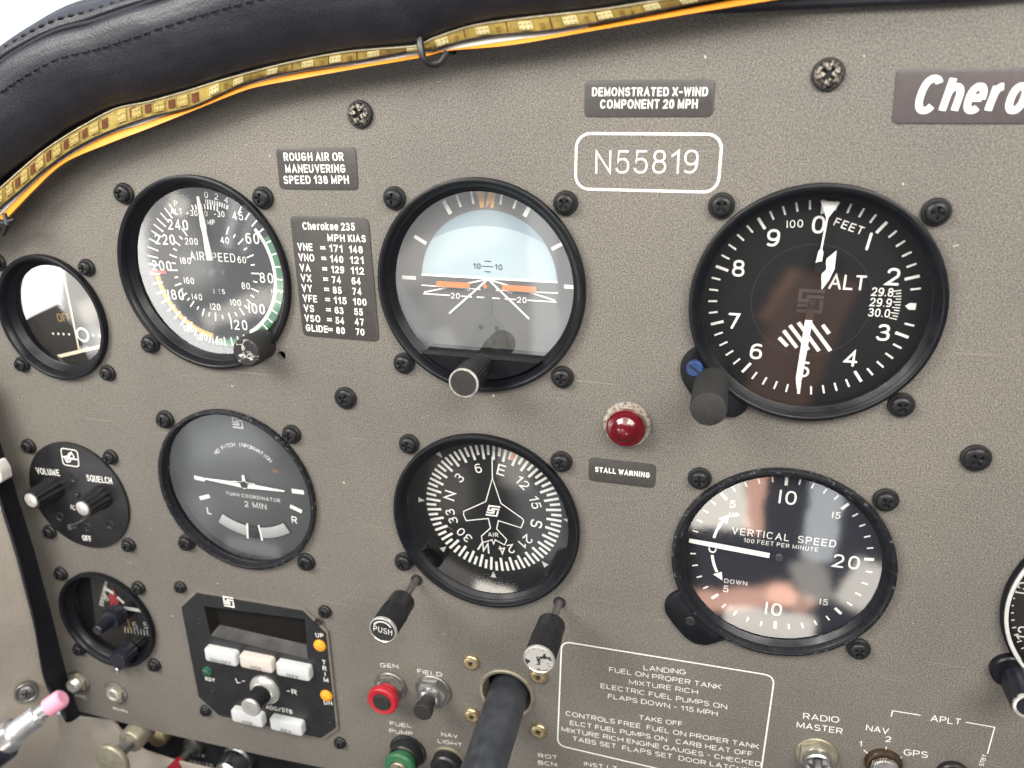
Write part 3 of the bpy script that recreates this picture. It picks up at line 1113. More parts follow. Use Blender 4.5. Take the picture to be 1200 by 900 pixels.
for o_ in COL.objects:
    if o_.get('label') in ('black screw between turn coordinator and artificial horizon', 'lone black screw on bare panel right of altimeter'):
        for h_ in o_.children:
            if h_.name.startswith('head'):
                h_.data = h_.data.copy()
                h_.data.materials[0] = M['screw']
brs = proto_screw('brass_screw', 3.9, 0, 1.9, 'brass', 0, cross=.36)
for (x, y), nm in (((552, 777), 'brass dome screw upper left of the black yoke tube'), ((631, 793), 'brass dome screw half hidden behind the peeling knob'),
                   ((553, 839), 'brass dome screw lower left of the black yoke tube'), ((631, 857), 'brass dome screw lower right of the black yoke tube')):
    screw(brs, P(x, y, 1), nm, 'brass screws round the yoke tube')


# ------------------------------------------------------------------ gauges
def gauge(name, lbl, c, R0=39.4, Rb=33.8, depth=-6.5, mat='bezel', dial='dial', glass=True, h=3.0, group='round flight instruments', chord=None, glw=-1.5, flare=1.5):
    org = (c[0], c[1], 0)
    t = thing(name, lbl, 'gauge', org, group)
    m = MB()
    k = R0 / 39.4
    prof = [(R0 - 1.5 * k, -3), (R0 - .3 * k, -.05), (R0, .2), (R0, h - .55), (R0 - .15, h - .2), (R0 - .5, h), (R0 - 1.2, h), (R0 - 1.5, h - .25), (R0 - 1.8, h - .3)]
    gl_r = R0 - 1.8 - Rb
    hh_ = h - .3 - glw
    prof += [(R0 - 1.8 - gl_r * .38, h - .3 - hh_ * .30), (R0 - 1.8 - gl_r * .42, h - .35 - hh_ * .42), (R0 - 1.8 - gl_r * .48, h - .4 - hh_ * .44),
             (Rb + .3, glw + .5), (Rb, glw + .3), (Rb, glw - .4), (Rb + flare, depth - .4)]
    m.lathe(c, prof, 128)
    if chord is not None:
        a = math.degrees(math.acos(chord / -(R0 - 2)))
        aa = math.acos(-chord / Rb)
        pts = [(c[0] + (Rb + .6) * math.sin(math.pi + x * aa / 20), c[1] + (Rb + .6) * math.cos(math.pi + x * aa / 20)) for x in range(-20, 21)]
        pts = [(x, min(y, c[1] + chord)) for x, y in pts]
        m.prism(pts, depth, h - 1.3, .5)
    m.build('bezel', mat, t, org)
    m = MB()
    m.disc(c, Rb + flare, depth, 96)
    d = m.build('dial', dial, t, org)
    if glass:
        m = MB()
        if chord is None:
            m.disc(c, Rb + .02, glw, 96)
        else:
            pts = [(x, max(y, c[1] + chord - .3)) for x, y in circle(c, Rb + .02, 120)]
            m.poly(hull(pts), glw)
        m.build('glass', 'glass', t, org)
    return t, d, org


class Art:
    """markings drawn on one dial, one mesh per colour, children of the dial"""
    def __init__(s, dial, c, w, org):
        s.d, s.c, s.w, s.org, s.m = dial, c, w, org, {}

    def __call__(s, mat, name='markings'):
        return s.m.setdefault((mat, name), MB())

    def p(s, x, y):
        return (s.c[0] + x, s.c[1] + y)

    def pol(s, a, r):
        return s.p(r * math.sin(R(a)), r * math.cos(R(a)))

    def txt(s, mat, body, x, y, h, wt, rot=0, sx=1.0, dw=.05, **k):
        s(mat).text(body, s.p(x, y), None, h, wt, s.w + dw, 'round', 'c', rot, sx, **k)

    def ptxt(s, mat, body, a, r, h, wt, radial=False, sx=1.0, flip=False):
        q = s.pol(a, r)
        s(mat).text(body, q, None, h, wt, s.w + .05, 'round', 'c', (-a + (180 if flip else 0)) if radial else 0, sx)

    def arctext(s, mat, body, a0, a1, r, h, wt, flip=False):
        n = len(body)
        for i, ch in enumerate(body):
            if ch != ' ':
                a = a0 + (a1 - a0) * i / (n - 1)
                s.ptxt(mat, ch, a, r, h, wt, True, 1.0, flip)

    def done(s, extra=None):
        for (mat, name), mb in s.m.items():
            if mb.f:
                mb.build(name, mat, s.d, s.org)


def pointer(t, org, c, w, polys, mat, name='pointer', hub=None):
    m = MB()
    for pl in polys:
        m.prism([(c[0] + x, c[1] + y) for x, y in pl], w, w + .35)
    o = m.build(name, mat, t, org)
    if hub:
        m = MB()
        m.knob(c, [(hub, w - .3), (hub, w + .6), (hub * .8, w + .9)], 32)
        m.build('pointer_hub', 'plastic', t, org)
    return o


def rotp(pts, a):
    ca, sa = math.cos(R(-a)), math.sin(R(-a))
    return [(x * ca - y * sa, x * sa + y * ca) for x, y in pts]


def logo(mb, c, sz, w, sk=0.0):
    """interlocked two-bar maker's mark"""
    def q(x, y):
        return (c[0] + (x + sk * y) * sz, c[1] + y * sz)
    for ln in ([(-.5, .02), (-.5, .5), (.5, .5)], [(-.12, .02), (-.12, .22), (.5, .22)], [(.5, -.02), (.5, -.5), (-.5, -.5)], [(.12, -.02), (.12, -.22), (-.5, -.22)], [(-.5, .02), (.12, -.02)]):
        mb.stroke([q(*x) for x in ln], sz * .16, w, 'square')


# ---- airspeed indicator
t, d, org = gauge('airspeed_indicator', 'round airspeed gauge with green and yellow arcs and cream pointer', C_ASI, Rb=34.2, depth=-6.5, glw=-2.6, h=2.6)
A = Art(d, C_ASI, -6.5, org)
spd = [(40, 22), (45, 32), (60, 54), (80, 93), (100, 129), (120, 159), (140, 186), (150, 200), (160, 213), (170, 227), (180, 242), (200, 273), (220, 300), (240, 323), (250, 334)]


def sa(x):
    for (a, p), (b_, q) in zip(spd, spd[1:]):
        if a <= x <= b_:
            return p + (q - p) * (x - a) / (b_ - a)


z = -6.45
A('green').ring(C_ASI, 28.9, 31.9, z, sa(63), sa(141))
A('dialwhite').ring(C_ASI, 27.5, 28.9, z, sa(57), sa(115))
A('amber').ring(C_ASI, 27.2, 29.4, z, sa(143), sa(194))
A('redline').tick(C_ASI, sa(196), 23.5, 31.5, 1.4, z + .03)
x = 45
while x <= 245:
    mj = x % 20 == 0
    A('dialwhite').tick(C_ASI, sa(x), 28.0 if x < 160 else 26.6, 31.7, .62, z + .06)
    x += 5
for x, rr, hh in ((45, 27.3, 3.3), (60, 24.6, 4.3), (80, 24.2, 4.2), (100, 23.0, 4.2), (120, 23.6, 4.3), (140, 30.3, 2.7), (150, 30.6, 2.7), (160, 30.4, 2.7), (180, 23.2, 4.3), (200, 25.2, 4.2), (220, 24.8, 4.2), (240, 23.4, 4.2)):
    A.ptxt('dialwhite', str(x).replace('1', 'I'), sa(x), rr, hh, hh * .125, sx=.82)
kts = [(40, 28), (60, 68), (80, 110), (100, 146), (120, 187), (140, 222), (160, 251), (180, 287), (200, 324)]
for (a, p), (b_, q) in zip(kts, kts[1:]):
    for i in range(4):
        A('dialwhite').tick(C_ASI, p + (q - p) * i / 4, 17.6 if i % 2 == 0 else 18.2, 21.2 if i % 2 == 0 else 20.0, .55, z + .06)
A('dialwhite').tick(C_ASI, 324, 17.6, 21.2, .55, z)
for a, p in kts:
    A.ptxt('dialwhite', str(a).replace('1', 'I'), p, 15.0 if a not in (160, 180) else 13.6, 2.7, .3, sx=.85)
A.txt('dialwhite', 'AIRSPEED', 0.2, 6.2, 3.5, .36, sx=.80)
A.txt('dialwhite', 'TEMP', 0, 20.2, 2.1, .24, sx=.85)
A.txt('dialwhite', '+30', -6.6, 23.6, 2.3, .26, sx=.85)
A.txt('dialwhite', '0', 0, 23.6, 2.3, .26, sx=.85)
A.txt('dialwhite', '-30', 6.2, 23.6, 2.3, .26, sx=.85)
A.txt('dialwhite', 'P', -13.6, 27.2, 2.2, .25)
A.txt('dialwhite', 'ALT', -13.8, 24.0, 2.3, .25, sx=.9)
A.txt('dialwhite', 'MPH', 28.5, -6.7, 1.9, .22)
A.txt('dialwhite', 'KTS', 1.2, -8.2, 2.0, .22)
A('dimwhite').ring(C_ASI, 27.4, 29.2, z, 1, 22)
for i in range(-4, 5):
    A('dialwhite').tick(C_ASI, i * 3.1, 25.4, 27.4, .5, z + .05)
for i in range(1, 10):
    A('dial').tick(C_ASI, i * 2.2, 27.4, 29.4 if i % 2 else 30.4, .4, z + .08)
for i, ch in enumerate('024'):
    A.ptxt('dialwhite', ch, 2.5 + 8.5 * i, 31.0, 2.4, .27, True)
A.done()
m = MB()
for sx_ in (-4.6, 4.6):
    m.knob(A.p(sx_, 0), [(1.0, -6.5), (1.0, -6.1), (.8, -5.9)], 16)
m.build('dial_screws', 'plastic', d, org)
pointer(t, org, C_ASI, -5.2, [rotp([(-1.2, 5.0), (1.2, 5.0), (1.35, 9), (.95, 16), (1.3, 19), (.5, 30.5), (-.5, 30.5), (-1.3, 19), (-.95, 16), (-1.35, 9)], -3)], 'cream')
pointer(t, org, C_ASI, -5.3, [rotp([(-.6, -9), (.6, -9), (.8, 5.5), (-.8, 5.5)], -3)], 'dial', 'pointer_tail', hub=1.7)
m = MB()
kc = (-93.6, -28.6)
m.lathe(kc, [(6.0, -1), (6.0, 4), (6.2, 5), (6.2, 11), (5.7, 11.8)], 72, (24, .25, 5, 11))
k1 = m.build('adjust_knob', 'rough_black', t, org)
m = MB()
m.knob(kc, [(5.75, 11.7), (5.2, 12.1)], 48)
m.build('knob_face', 'crack', k1, org)

# ---- artificial horizon
t, d, org = gauge('artificial_horizon', 'round gauge with pale blue sky half and orange wing bars', C_AI, Rb=34.3, depth=-10.5, glw=-2.6, flare=2.8, dial='ground', chord=-25.6)
C = (0.0, 0.0)
A = Art(d, C, -10.5, org)
z = -10.4


def seg(r, v0, cx=0, cy=0, clip=None):
    a0 = math.asin((v0 - cy) / r)
    pts = [(cx + r * math.cos(a), cy + r * math.sin(a)) for a in [a0 + (math.pi - 2 * a0) * i / 48 for i in range(49)]]
    return pts


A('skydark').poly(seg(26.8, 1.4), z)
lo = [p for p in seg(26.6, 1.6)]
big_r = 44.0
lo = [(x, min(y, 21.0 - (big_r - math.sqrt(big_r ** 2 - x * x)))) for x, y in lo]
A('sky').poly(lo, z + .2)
A('dialwhite').stroke([(-26.8, 1.5), (26.8, 1.5)], .85, z + .35, 'butt')
for v, hw_ in ((6.0, 2.2), (4.0, 1.3), (8.0, 1.3)):
    A('dial').stroke([(-hw_, v), (hw_, v)], .32, z + .35, 'butt')
for s_ in (-1, 1):
    A.txt('dial', '10', s_ * 4.2, 6.0, 2.1, .3, dw=.5)
    A('dialwhite').stroke([(0, 1.2), (s_ * 26, -5.4)], .6, z + .3, 'butt')
    A('dialwhite').stroke([(0, 1.2), (s_ * 16.0, -13.2)], .75, z + .3, 'butt')
    A('dialwhite').stroke([(s_ * 3, -2.9), (s_ * 27, -2.6)], .5, z + .3, 'butt')
    A('dialwhite').stroke([(s_ * 6.5, -6.0), (s_ * 11, -6.0)], .5, z + .3, 'butt')
    A('dialwhite').stroke([(s_ * 15.4, -6.0), (s_ * 26.5, -6.0)], .5, z + .3, 'butt')
    A.txt('dialwhite', '20', s_ * 13.2, -6.0, 2.2, .3, dw=.5)
    A.txt('dialwhite', '10', s_ * 8.4, -2.9, 1.8, .26, dw=.5)
A('dialwhite').stroke([(-4.6, -6.0), (-1.6, -6.0)], .5, z + .3, 'butt')
A('dialwhite').stroke([(1.6, -6.0), (4.6, -6.0)], .5, z + .3, 'butt')
for a in (270, 90):
    A('dialwhite').tick(C, a, 29.2, 35.0, 1.5, z + .1)
for a in (299, 61):
    A('dialwhite').tick(C, a, 27.8, 33.2, 1.4, z + .1)
for a in (-29.5, 29.5):
    A('dialwhite').tick(C, a, 28.6, 34, 1.6, z + .1)
for a in (-20, -10, 10, 20):
    A('dialwhite').tick(C, a, 29.3, 34, .85, z + .1)
for s_ in (-1, 1):
    A('amber').poly([(s_ * .4 - .9, 27.4), (s_ * 4.6, 33.8), (s_ * .6, 33.8)], z + .15)
    A('amber').poly([(s_ * 1.4, 27.6), (s_ * 2.6, 27.6), (s_ * 3.6, 33.6), (s_ * 1.8, 33.6)], z + .2)
A('mid').poly([(-8.5, -26), (-5.5, -16.5), (-2.0, -13.2), (2.0, -13.2), (5.5, -16.5), (8.5, -26)], z + .1)  # slightly darker grey trapezoid under the two screw dots
A('mid').poly([(-1.2, -13.4), (1.2, -13.4), (1.2, -7.5), (-1.2, -7.5)], z + .15)
for s_ in (-1, 1):
    A('dial').poly(circle((s_ * 3.2, -17.8), .9, 16), z + .3)
A.done()
m = MB()
for x0, x1 in ((-20.0, -6.6), (6.2, 19.2)):
    m.prism(rrect(x0, -2.2, x1, -.2, .5), -8.2, -7.8)
m.prism(circle((-.5, -1.2), .75, 16), -8.2, -7.8)
m.build('aircraft_symbol', 'orange', t, org)
m = MB()
kc = (0.5, -29.0)
m.lathe(kc, [(4.6, 1.5), (4.6, 8), (5.0, 9), (5.6, 10.8), (5.6, 21), (5.4, 22)], 96, (30, .4, 10.8, 21))
k1 = m.build('caging_knob', 'plastic', t, org)
m = MB()
m.lathe(kc, [(5.45, 21.6), (5.45, 22.3), (4.95, 22.6), (4.8, 22.4)], 64)
m.build('knob_rim', 'speck', k1, org)
m = MB()
m.disc(kc, 4.9, 22.42, 48)
m.build('knob_face', 'rough_black', k1, org)

# ---- altimeter
c = C_ALT
t, d, org = gauge('altimeter', 'large round altimeter with white numerals and blue screw in its ear', c, Rb=35.2, depth=-7.0, h=3.4, glw=0.2)
A = Art(d, c, -7, org)
z = -6.92
for i in range(50):
    a = i * 7.2
    mj = i % 5 == 0
    if 74 < a < 106 and not mj and i not in (11, 14):
        continue
    A('dialwhite').tick(c, a, 28.9 if mj else 30.3, 33.3, .95 if mj else .62, z)
for n_, (x, y) in enumerate([(-.6, 25.4), (15.2, 20.6), (24.0, 9.6), (23.9, -9.2), (15.2, -19.0), (0.6, -24.2), (-15.6, -19.0), (-24.1, -8.6), (-24.2, 9.9), (-14.1, 20.6)]):
    A.txt('dialwhite', str(n_) if n_ != 1 else 'I', x, y, 5.7, .82, sx=1.0, rot=-8 if n_ == 1 else 0)
A.txt('dialwhite', 'I00', -7.9, 25.4, 2.5, .3, rot=6)
A.txt('dialwhite', 'FEET', 8.6, 25.2, 2.6, .34, rot=-18)
A.txt('dialwhite', 'ALT', 10.6, 7.0, 5.0, .66, sx=.86, gap=1.0)
for i, s_ in enumerate(('29.8', '29.9', '30.0')):
    A.txt('dialwhite', s_, 21.6, 4.4 - 3.5 * i, 2.8, .38, sx=.8, gap=.6)
for i in range(11):
    A('dialwhite').tick((c[0] + 2, c[1]), 78 + 2.2 * i, 24.0 if i % 2 else 23.2, 25.6, .3, z)
A('dialwhite').poly([A.p(29.0, .2), A.p(30.2, 1.3), A.p(32.2, 1.3), A.p(32.2, -.9), A.p(30.2, -.9)], z)
for i in range(6):
    o = -9.0 + i * 3.35
    # diagonal stripes clipped to a shallow arc band
    a0 = (o, -8.6 - abs(o + 0) * .16)
    x1 = o + 8.0
    st = [A.p(o - .2, -9.0 + (-.9 if i in (0,) else 0)), A.p(o + 7.6, -17.0)]
    if i == 0:
        st = [A.p(-8.6, -13.4), A.p(-5.6, -16.2)]
    if i == 1:
        st = [A.p(-7.4, -10.8), A.p(-2.4, -16.6)]
    if i == 2:
        st = [A.p(-5.6, -8.8), A.p(1.4, -17.0)]
    if i == 3:
        st = [A.p(-3.0, -7.6), A.p(4.8, -17.2)]
    if i == 4:
        st = [A.p(0.8, -7.6), A.p(8.4, -16.8)]
    if i == 5:
        st = [A.p(4.8, -7.9), A.p(7.2, -10.8)]
    A('dialwhite').stroke(st, 1.25, z, 'butt')
A('dial_grey').ring(c, 19.0, 19.15, z, 0, 360)
logo(A('dial_grey', 'maker_mark'), A.p(0, 0), 7.0, z)
A.done()
pointer(t, org, c, -4.6, [rotp([(-.95, 13.4), (.95, 13.4), (.75, 17.2), (.28, 18), (.28, 28), (3.0, 33.2), (-3.0, 33.2), (-.28, 28), (-.28, 18), (-.75, 17.2)], 3)], 'dialwhite', 'ten_thousand_foot_pointer')
pointer(t, org, c, -3.8, [[(P(780 + x / 2.811, 190 + y / 2.811, -3.8)[0] - c[0], P(780 + x / 2.811, 190 + y / 2.811, -3.8)[1] - c[1]) for x, y in ((514, 420), (513, 372), (526, 348), (530, 318), (563, 291), (556, 352), (538, 388))]], 'dialwhite', 'thousand_foot_pointer')
m = MB()
dq = P(780 + 509 / 2.811, 190 + 347 / 2.811, -3.4)
m.prism(circle(dq, 1.9, 32), -3.9, -3.35)
m.build('pointer_disc', 'dial', t, org)
pointer(t, org, c, -3.0, [rotp([(-1.15, -5.5), (1.15, -5.5), (1.0, -26.5), (0, -30.4), (-1.0, -26.5)], 2)], 'dialwhite', 'hundred_foot_pointer')
pointer(t, org, c, -3.0, [rotp([(-1.15, 1.5), (1.15, 1.5), (1.15, -5.5), (-1.15, -5.5)], 2)], 'dial_brown', 'pointer_tail', hub=1.3)
def ear_plate(c, px, w):
    """lug of the bezel: outline outside the ring, closed just inside it"""
    o = [P(x, y, w) for x, y in px]
    a0 = math.atan2(o[0][1] - c[1], o[0][0] - c[0])
    a1 = math.atan2(o[-1][1] - c[1], o[-1][0] - c[0])
    if a1 < a0:
        a1 += 2 * math.pi
    inner = [(c[0] + 38.3 * math.cos(a1 + (a0 - a1) * i / 14), c[1] + 38.3 * math.sin(a1 + (a0 - a1) * i / 14)) for i in range(15)]
    mid = rpoly([inner[-1]] + o + [inner[0]], 1.2, 4)
    m = MB()
    m.prism(mid[5:-5] + inner[1:-1], -.1, w, .5)
    return m


kc = (84.5, -28.2)
ear_plate(c, [(780 + x / 2.811, 190 + y / 2.811) for x, y in ((108, 606), (70, 630), (50, 660), (47, 690), (56, 724), (84, 770), (130, 815), (180, 838), (232, 842), (262, 824), (276, 796))], 2.4).build('ear', 'bezel', t, org)
m = MB()
bs = P(814, 431.5, 3.4)
m.knob(bs, [(2.9, 2.4), (2.9, 4.2), (2.5, 4.6)], 28)
bs_o = m.build('ear_screw', 'blue', t, org)
m = MB()
m.prism([(bs[0] + x, bs[1] + y) for x, y in rotp([(-2.2, -.32), (2.2, -.32), (2.2, .32), (-2.2, .32)], 35)], 4.5, 4.64)
m.build('slot', 'recess', bs_o, org)
m = MB()
m.lathe(kc, [(5.9, 2), (5.9, 26), (5.6, 27)], 72, (36, .22, 6, 25.8))
k1 = m.build('setting_knob', 'rough_black', t, org)
m = MB()
m.knob(kc, [(5.85, 26.5), (5.6, 27.3), (5.2, 27.5)], 48)
m.build('knob_face', 'rough_black', k1, org)

# ---- turn coordinator
c = C_TC
t, d, org = gauge('turn_coordinator', 'round grey turn coordinator with white aircraft and chipped rim', c, R0=39.4, Rb=36.6, depth=-7, mat='bezel_worn', dial='dial_grey', h=2.6, glw=-.6)
A = Art(d, c, -7, org)
z = -6.92
A('dialwhite').poly([A.p(-27.6, .6), A.p(-22.0, .1), A.p(-22.0, -1.9), A.p(-27.6, -1.4)], z)
A('dialwhite').poly([A.p(23.3, .7), A.p(29.4, .7), A.p(29.4, -1.5), A.p(23.3, -1.5)], z)
for s_, q in ((-1, (-23.6, -10.2)), (1, (24.4, -9.4))):
    r_ = rotp([(-3.0, -.95), (3.0, -.95), (3.0, .95), (-3.0, .95)], s_ * 20)
    A('dialwhite').poly([A.p(q[0] + x, q[1] + y) for x, y in r_], z)
A.txt('dialwhite', 'L', -22.2, -17.2, 3.6, .5, rot=0)
A.txt('dialwhite', 'R', 22.8, -15.4, 3.6, .5, rot=0)
A.arctext('dimwhite', 'NO PITCH INFORMATION', -44, 46, 19.5, 1.9, .3)
A.txt('dimwhite', 'TURN COORDINATOR', 2.6, -6.4, 1.8, .28, sx=.95)
A.txt('dimwhite', '2 MIN', 3.4, -10.6, 3.0, .42)
logo(A('dimwhite', 'maker_mark'), A.p(0, 30.2), 4.6, z)
A('flagred').poly([A.p(14.6, 9.4), A.p(17.6, 9.4), A.p(17.6, 7.6), A.p(14.6, 7.6)], z)
A.done()
pointer(t, org, c, -5.6, [rotp([(-20.5, .55), (-20.5, -.15), (0, -1.4), (20.5, -.15), (20.5, .35), (4, 1.0), (.8, 1.6), (.5, 5), (-.5, 5), (-.8, 1.6), (-4, 1.0)], 1), circle((0, .2), 2.0, 20), [(-5.5, .7), (5.5, .7), (5.5, 1.4), (-5.5, 1.4)]], 'dialwhite', 'aircraft_symbol')
m = MB()
n_ = 24
pts = []
for i in range(n_ + 1):
    a = R(213 - (213 - 147) * i / n_)
    pts.append(a)
f_ = lambda a, r: (c[0] + 1.2 + r * math.sin(a), c[1] + 8 + r * math.cos(a))
m.prism([f_(a, 29.6) for a in pts] + [f_(a, 36.0) for a in pts[::-1]], -6.9, -6.5, .2)
inc = m.build('inclinometer_tube', 'dial', t, org)
for s_ in (-1, 1):
    m = MB()
    pp_ = [R(180 + s_ * (5.5 + 26.5 * i / 12)) for i in range(13)]
    m.prism([f_(a, 30.2) for a in pp_] + [f_(a, 35.6) for a in pp_[::-1]], -6.5, -6.2, .15)
    m.build('fluid', 'fluid', inc, org)
m = MB()
for a in (-6.0, 6.0):
    m.tick((c[0] + 1.2, c[1] + 8), 180 + a, 28.6, 36.8, .9, -6.1)
m.build('inclinometer_lines', 'dialwhite', inc, org)
m = MB()
m.knob((c[0] + 1.2, c[1] - 24.9), [(2.9, -6.6), (2.9, -5.8), (2.2, -5.0), (1.0, -4.6)], 32)
m.build('ball', 'dial', inc, org)

# ---- heading indicator
c = C_DG
t, d, org = gauge('heading_indicator', 'round compass rose gauge with a white outlined jet', c, Rb=34.6, depth=-10.5, flare=2.6, glw=-.5)
A = Art(d, c, -10.5, org)
z = -10.4
hd = 12.0
for i in range(72):
    a = i * 5 + hd
    A('dialwhite').tick(c, a, 23.3 if i % 2 == 0 else 25.3, 29.7, 1.1, z)
for i, s_ in enumerate(('E', '12', '15', 'S', '21', '24', 'W', '30', '33', 'N', '3', '6')):
    A.ptxt('dialwhite', s_, hd + 30 * i, 19.4, 5.0 if s_ in 'NESW' else 4.2, .68 if s_ in 'NESW' else .54, True)
for a in (270, 225, 180, 135, 90, 45, 315):
    q = [A.pol(a, 30.3), A.pol(a - 2.2, 33.4), A.pol(a + 2.2, 33.4)]
    A('dimwhite').poly(q, z + .2)
A('orange').tick(c, hd + 7, 25.5, 29.6, 1.3, z + .1)
A.done()
Z2 = lambda x, y: P(500 + x / 6.92, 540 + y / 6.92, -7.5)
m = MB()
ol = [(533, 140), (480, 330), (300, 410), (300, 440), (322, 485), (500, 467), (518, 545), (445, 610), (450, 650), (465, 660), (530, 640), (543, 675), (556, 640), (632, 682), (650, 640), (568, 552), (582, 485), (765, 543), (787, 490), (780, 470), (603, 345)]
m.stroke([Z2(*q) for q in ol] + [Z2(*ol[0])], .42, -7.5)
m.stroke([Z2(533, 140), Z2(531, -30)], .42, -7.5)
m.text('AIR', Z2(500, 612), Z2(582, 618), 2.0, .26, -7.5)
logo(m, Z2(538, 405), 4.4, -7.5, .3)
m.build('aircraft_outline', 'dialwhite', t, org)

# ---- vertical speed indicator
c = C_VSI
t, d, org = gauge('vertical_speed_indicator', 'round vertical speed gauge with horizontal white needle and side ear', c, Rb=34.9, depth=-4.4, glw=-1.8, h=2.8, mat='bezel_worn')
bc = c
c = (bc[0] - .2, bc[1] + .8)
A = Art(d, c, -4.4, org)
z = -4.32
vs = [(0, 0), (5, 45), (10, 90), (15, 133), (20, 178)]
for s_ in (-1, 1):
    for x in range(0, 21):
        for (a, p), (b_, q) in zip(vs, vs[1:]):
            if a <= x <= b_:
                an = p + (q - p) * (x - a) / (b_ - a)
        an *= (172 if s_ > 0 else 188) / 178
        A('dialwhite').tick(c, 271.5 + s_ * an, 29.4 if x % 5 == 0 else 30.5, 32.7, 1.1 if x % 5 == 0 else .6, z)
A.txt('dialwhite', 'I0', .4, 24.6, 5.6, .72)
A.txt('dialwhite', 'I0', .6, -24.0, 5.6, .72)
A.txt('dialwhite', '20', 23.4, 1.2, 5.6, .72)
A.txt('dialwhite', 'I5', 17.6, 19.8, 2.6, .32)
A.txt('dialwhite', 'I5', 18.0, -17.4, 2.6, .32)
A.txt('dialwhite', '5', -18.6, 19.2, 3.0, .38)
A.txt('dialwhite', '5', -17.8, -18.2, 3.0, .38)
A.txt('dialwhite', '0', -24.2, -.6, 4.6, .62)
A.txt('dialwhite', 'UP', -17.6, 14.7, 1.9, .28)
A.txt('dialwhite', 'DOWN', -14.4, -14.4, 1.9, .26)
A.txt('dialwhite', 'VERTICAL  SPEED', .6, 8.0, 3.0, .36, sx=.92)
A.txt('dialwhite', '100 FEET PER MINUTE', 0, 4.6, 1.75, .22, sx=.92)
for s_ in (-1, 1):
    arcp = [A.pol(270 + s_ * a, 24.4) for a in range(9, 30, 3)]
    A('dialwhite').stroke(arcp, 1.1, z, 'butt')
    A('dialwhite').poly([A.pol(270 + s_ * 28, 22.6), A.pol(270 + s_ * 28, 26.2), A.pol(270 + s_ * 37, 24.2)], z)
A.done()
pointer(t, org, c, -3.0, [rotp([(-1.0, 3.5), (1.0, 3.5), (1.0, 22), (.8, 33.2), (-.8, 33.2), (-1.0, 22)], 273.5)], 'dialwhite')
pointer(t, org, c, -3.1, [rotp([(-.9, -5), (.9, -5), (.9, 3.5), (-.9, 3.5)], 273.5)], 'dial', 'pointer_tail', hub=1.6)
c = bc
ear_plate(c, [(760 + x / 3.4625, 530 + y / 3.4625) for x, y in ((118, 566), (84, 584), (64, 612), (66, 650), (100, 700), (146, 752), (184, 778), (232, 786), (272, 776), (312, 762))], 1.8).build('ear', 'bezel', t, org)
m = MB()
es = P(809, 728, 2.2)
m.knob(es, [(2.1, 1.6), (2.1, 2.3), (1.8, 2.5)], 24)
eo = m.build('ear_screw', 'plastic', t, org)
m = MB()
m.prism([(es[0] + x, es[1] + y) for x, y in ((-1.7, -.25), (1.7, -.25), (1.7, .25), (-1.7, .25))], 2.4, 2.56)
m.build('slot', 'recess', eo, org)

# ---- small course gauge at the far left
c = C_CLK
t, d, org = gauge('glide_slope_gauge', 'small round gauge with bright glassy reflection and cream diagonal bar', c, R0=28.2, Rb=22.8, depth=-9, dial='dial', h=3.0, glw=-3.0, group='small round gauges')
A = Art(d, c, -9, org)
z = -8.9
q8 = lambda x, y: P(30 + x / 4.5, 240 + y / 4.5, -8)
for x in (137, 165, 193, 222, 350, 382):
    A('dialwhite').poly(circle(q8(x, 682 + (x - 137) * .04), .55, 12), z)
rr = circle(q8(293, 688), 3.0, 28)
A('dialwhite').stroke(rr + [rr[0]], 1.0, z)
A('lens_amber_text').text('OFF', q8(165, 620), q8(235, 620), 4.0, .5, z)
A('dialwhite').text('NAV', q8(275, 768), q8(325, 768), 2.0, .26, z)
A.done()
m = MB()
m.stroke([q8(205, 370), q8(285, 760)], .9, -7.6, 'butt')
m.build('course_bar', 'cream', t, org)
m = MB()
for ln in ([(35, 342), (120, 325)], [(150, 805), (400, 745)]):
    m.stroke([q8(*ln[0]), q8(*ln[1])], 1.6, -7.8, 'butt')
m.build('face_frame', 'cream', t, org)

# ---- suction-type small gauge with two knobs
c = C_SUC
t, d, org = gauge('altitude_alerter_gauge', 'small dark round gauge with a red flag and a stepped black knob', c, R0=28.2, Rb=24.0, depth=-6, h=3.0, glw=-2.5, group='small round gauges')
A = Art(d, c, -6, org)
z = -5.9
q7 = lambda x, y: P(70 + x / 7.5, 665 + y / 7.5, -5)
for i in range(13):
    a0, a1 = q7(330 + 4 * abs(i - 6) * .4 + i * 3, 350 - i * 20), q7(375 + i * 3, 352 - i * 19)
    A('dimwhite').stroke([q7(335 + i * 4, 330 - i * 16), q7(372 + i * 3, 345 - i * 17)], .55 if i % 2 else .8, z, 'butt')
for i in range(9):
    A('cream' if i < 4 else 'dimwhite').stroke([q7(560 + i * 28, 530 + i * 4), q7(566 + i * 29, 580 + i * 4)], .5, z, 'butt')
A('dimwhite').text('6', q7(640, 545), q7(680, 548), 4.2, .5, z)
A('dimwhite').text('5', q7(735, 545), q7(772, 548), 4.0, .5, z)
A('dimwhite').text('8', q7(392, 300), q7(425, 300), 3.6, .45, z)
A.done()
m = MB()
m.stroke([q7(510, 255), q7(570, 310)], 1.6, -4.6, 'butt')
m.stroke([q7(400, 175), q7(480, 225)], 1.8, -4.6, 'butt')
m.stroke([q7(580, 350), q7(730, 375)], 2.0, -4.5, 'round')
m.build('pointer', 'dimwhite', t, org)
m = MB()
m.poly([q7(470, 180), q7(500, 250), q7(530, 330), q7(510, 370), q7(450, 330), q7(430, 250)], -4.8)
m.build('flag', 'red', t, org)
m = MB()
m.stroke([q7(595, 420), q7(630, 540)], .5, -4.4, 'butt')
m.build('thin_pointer', 'amber', t, org)
m = MB()
kc = (-199.5, -182.4)
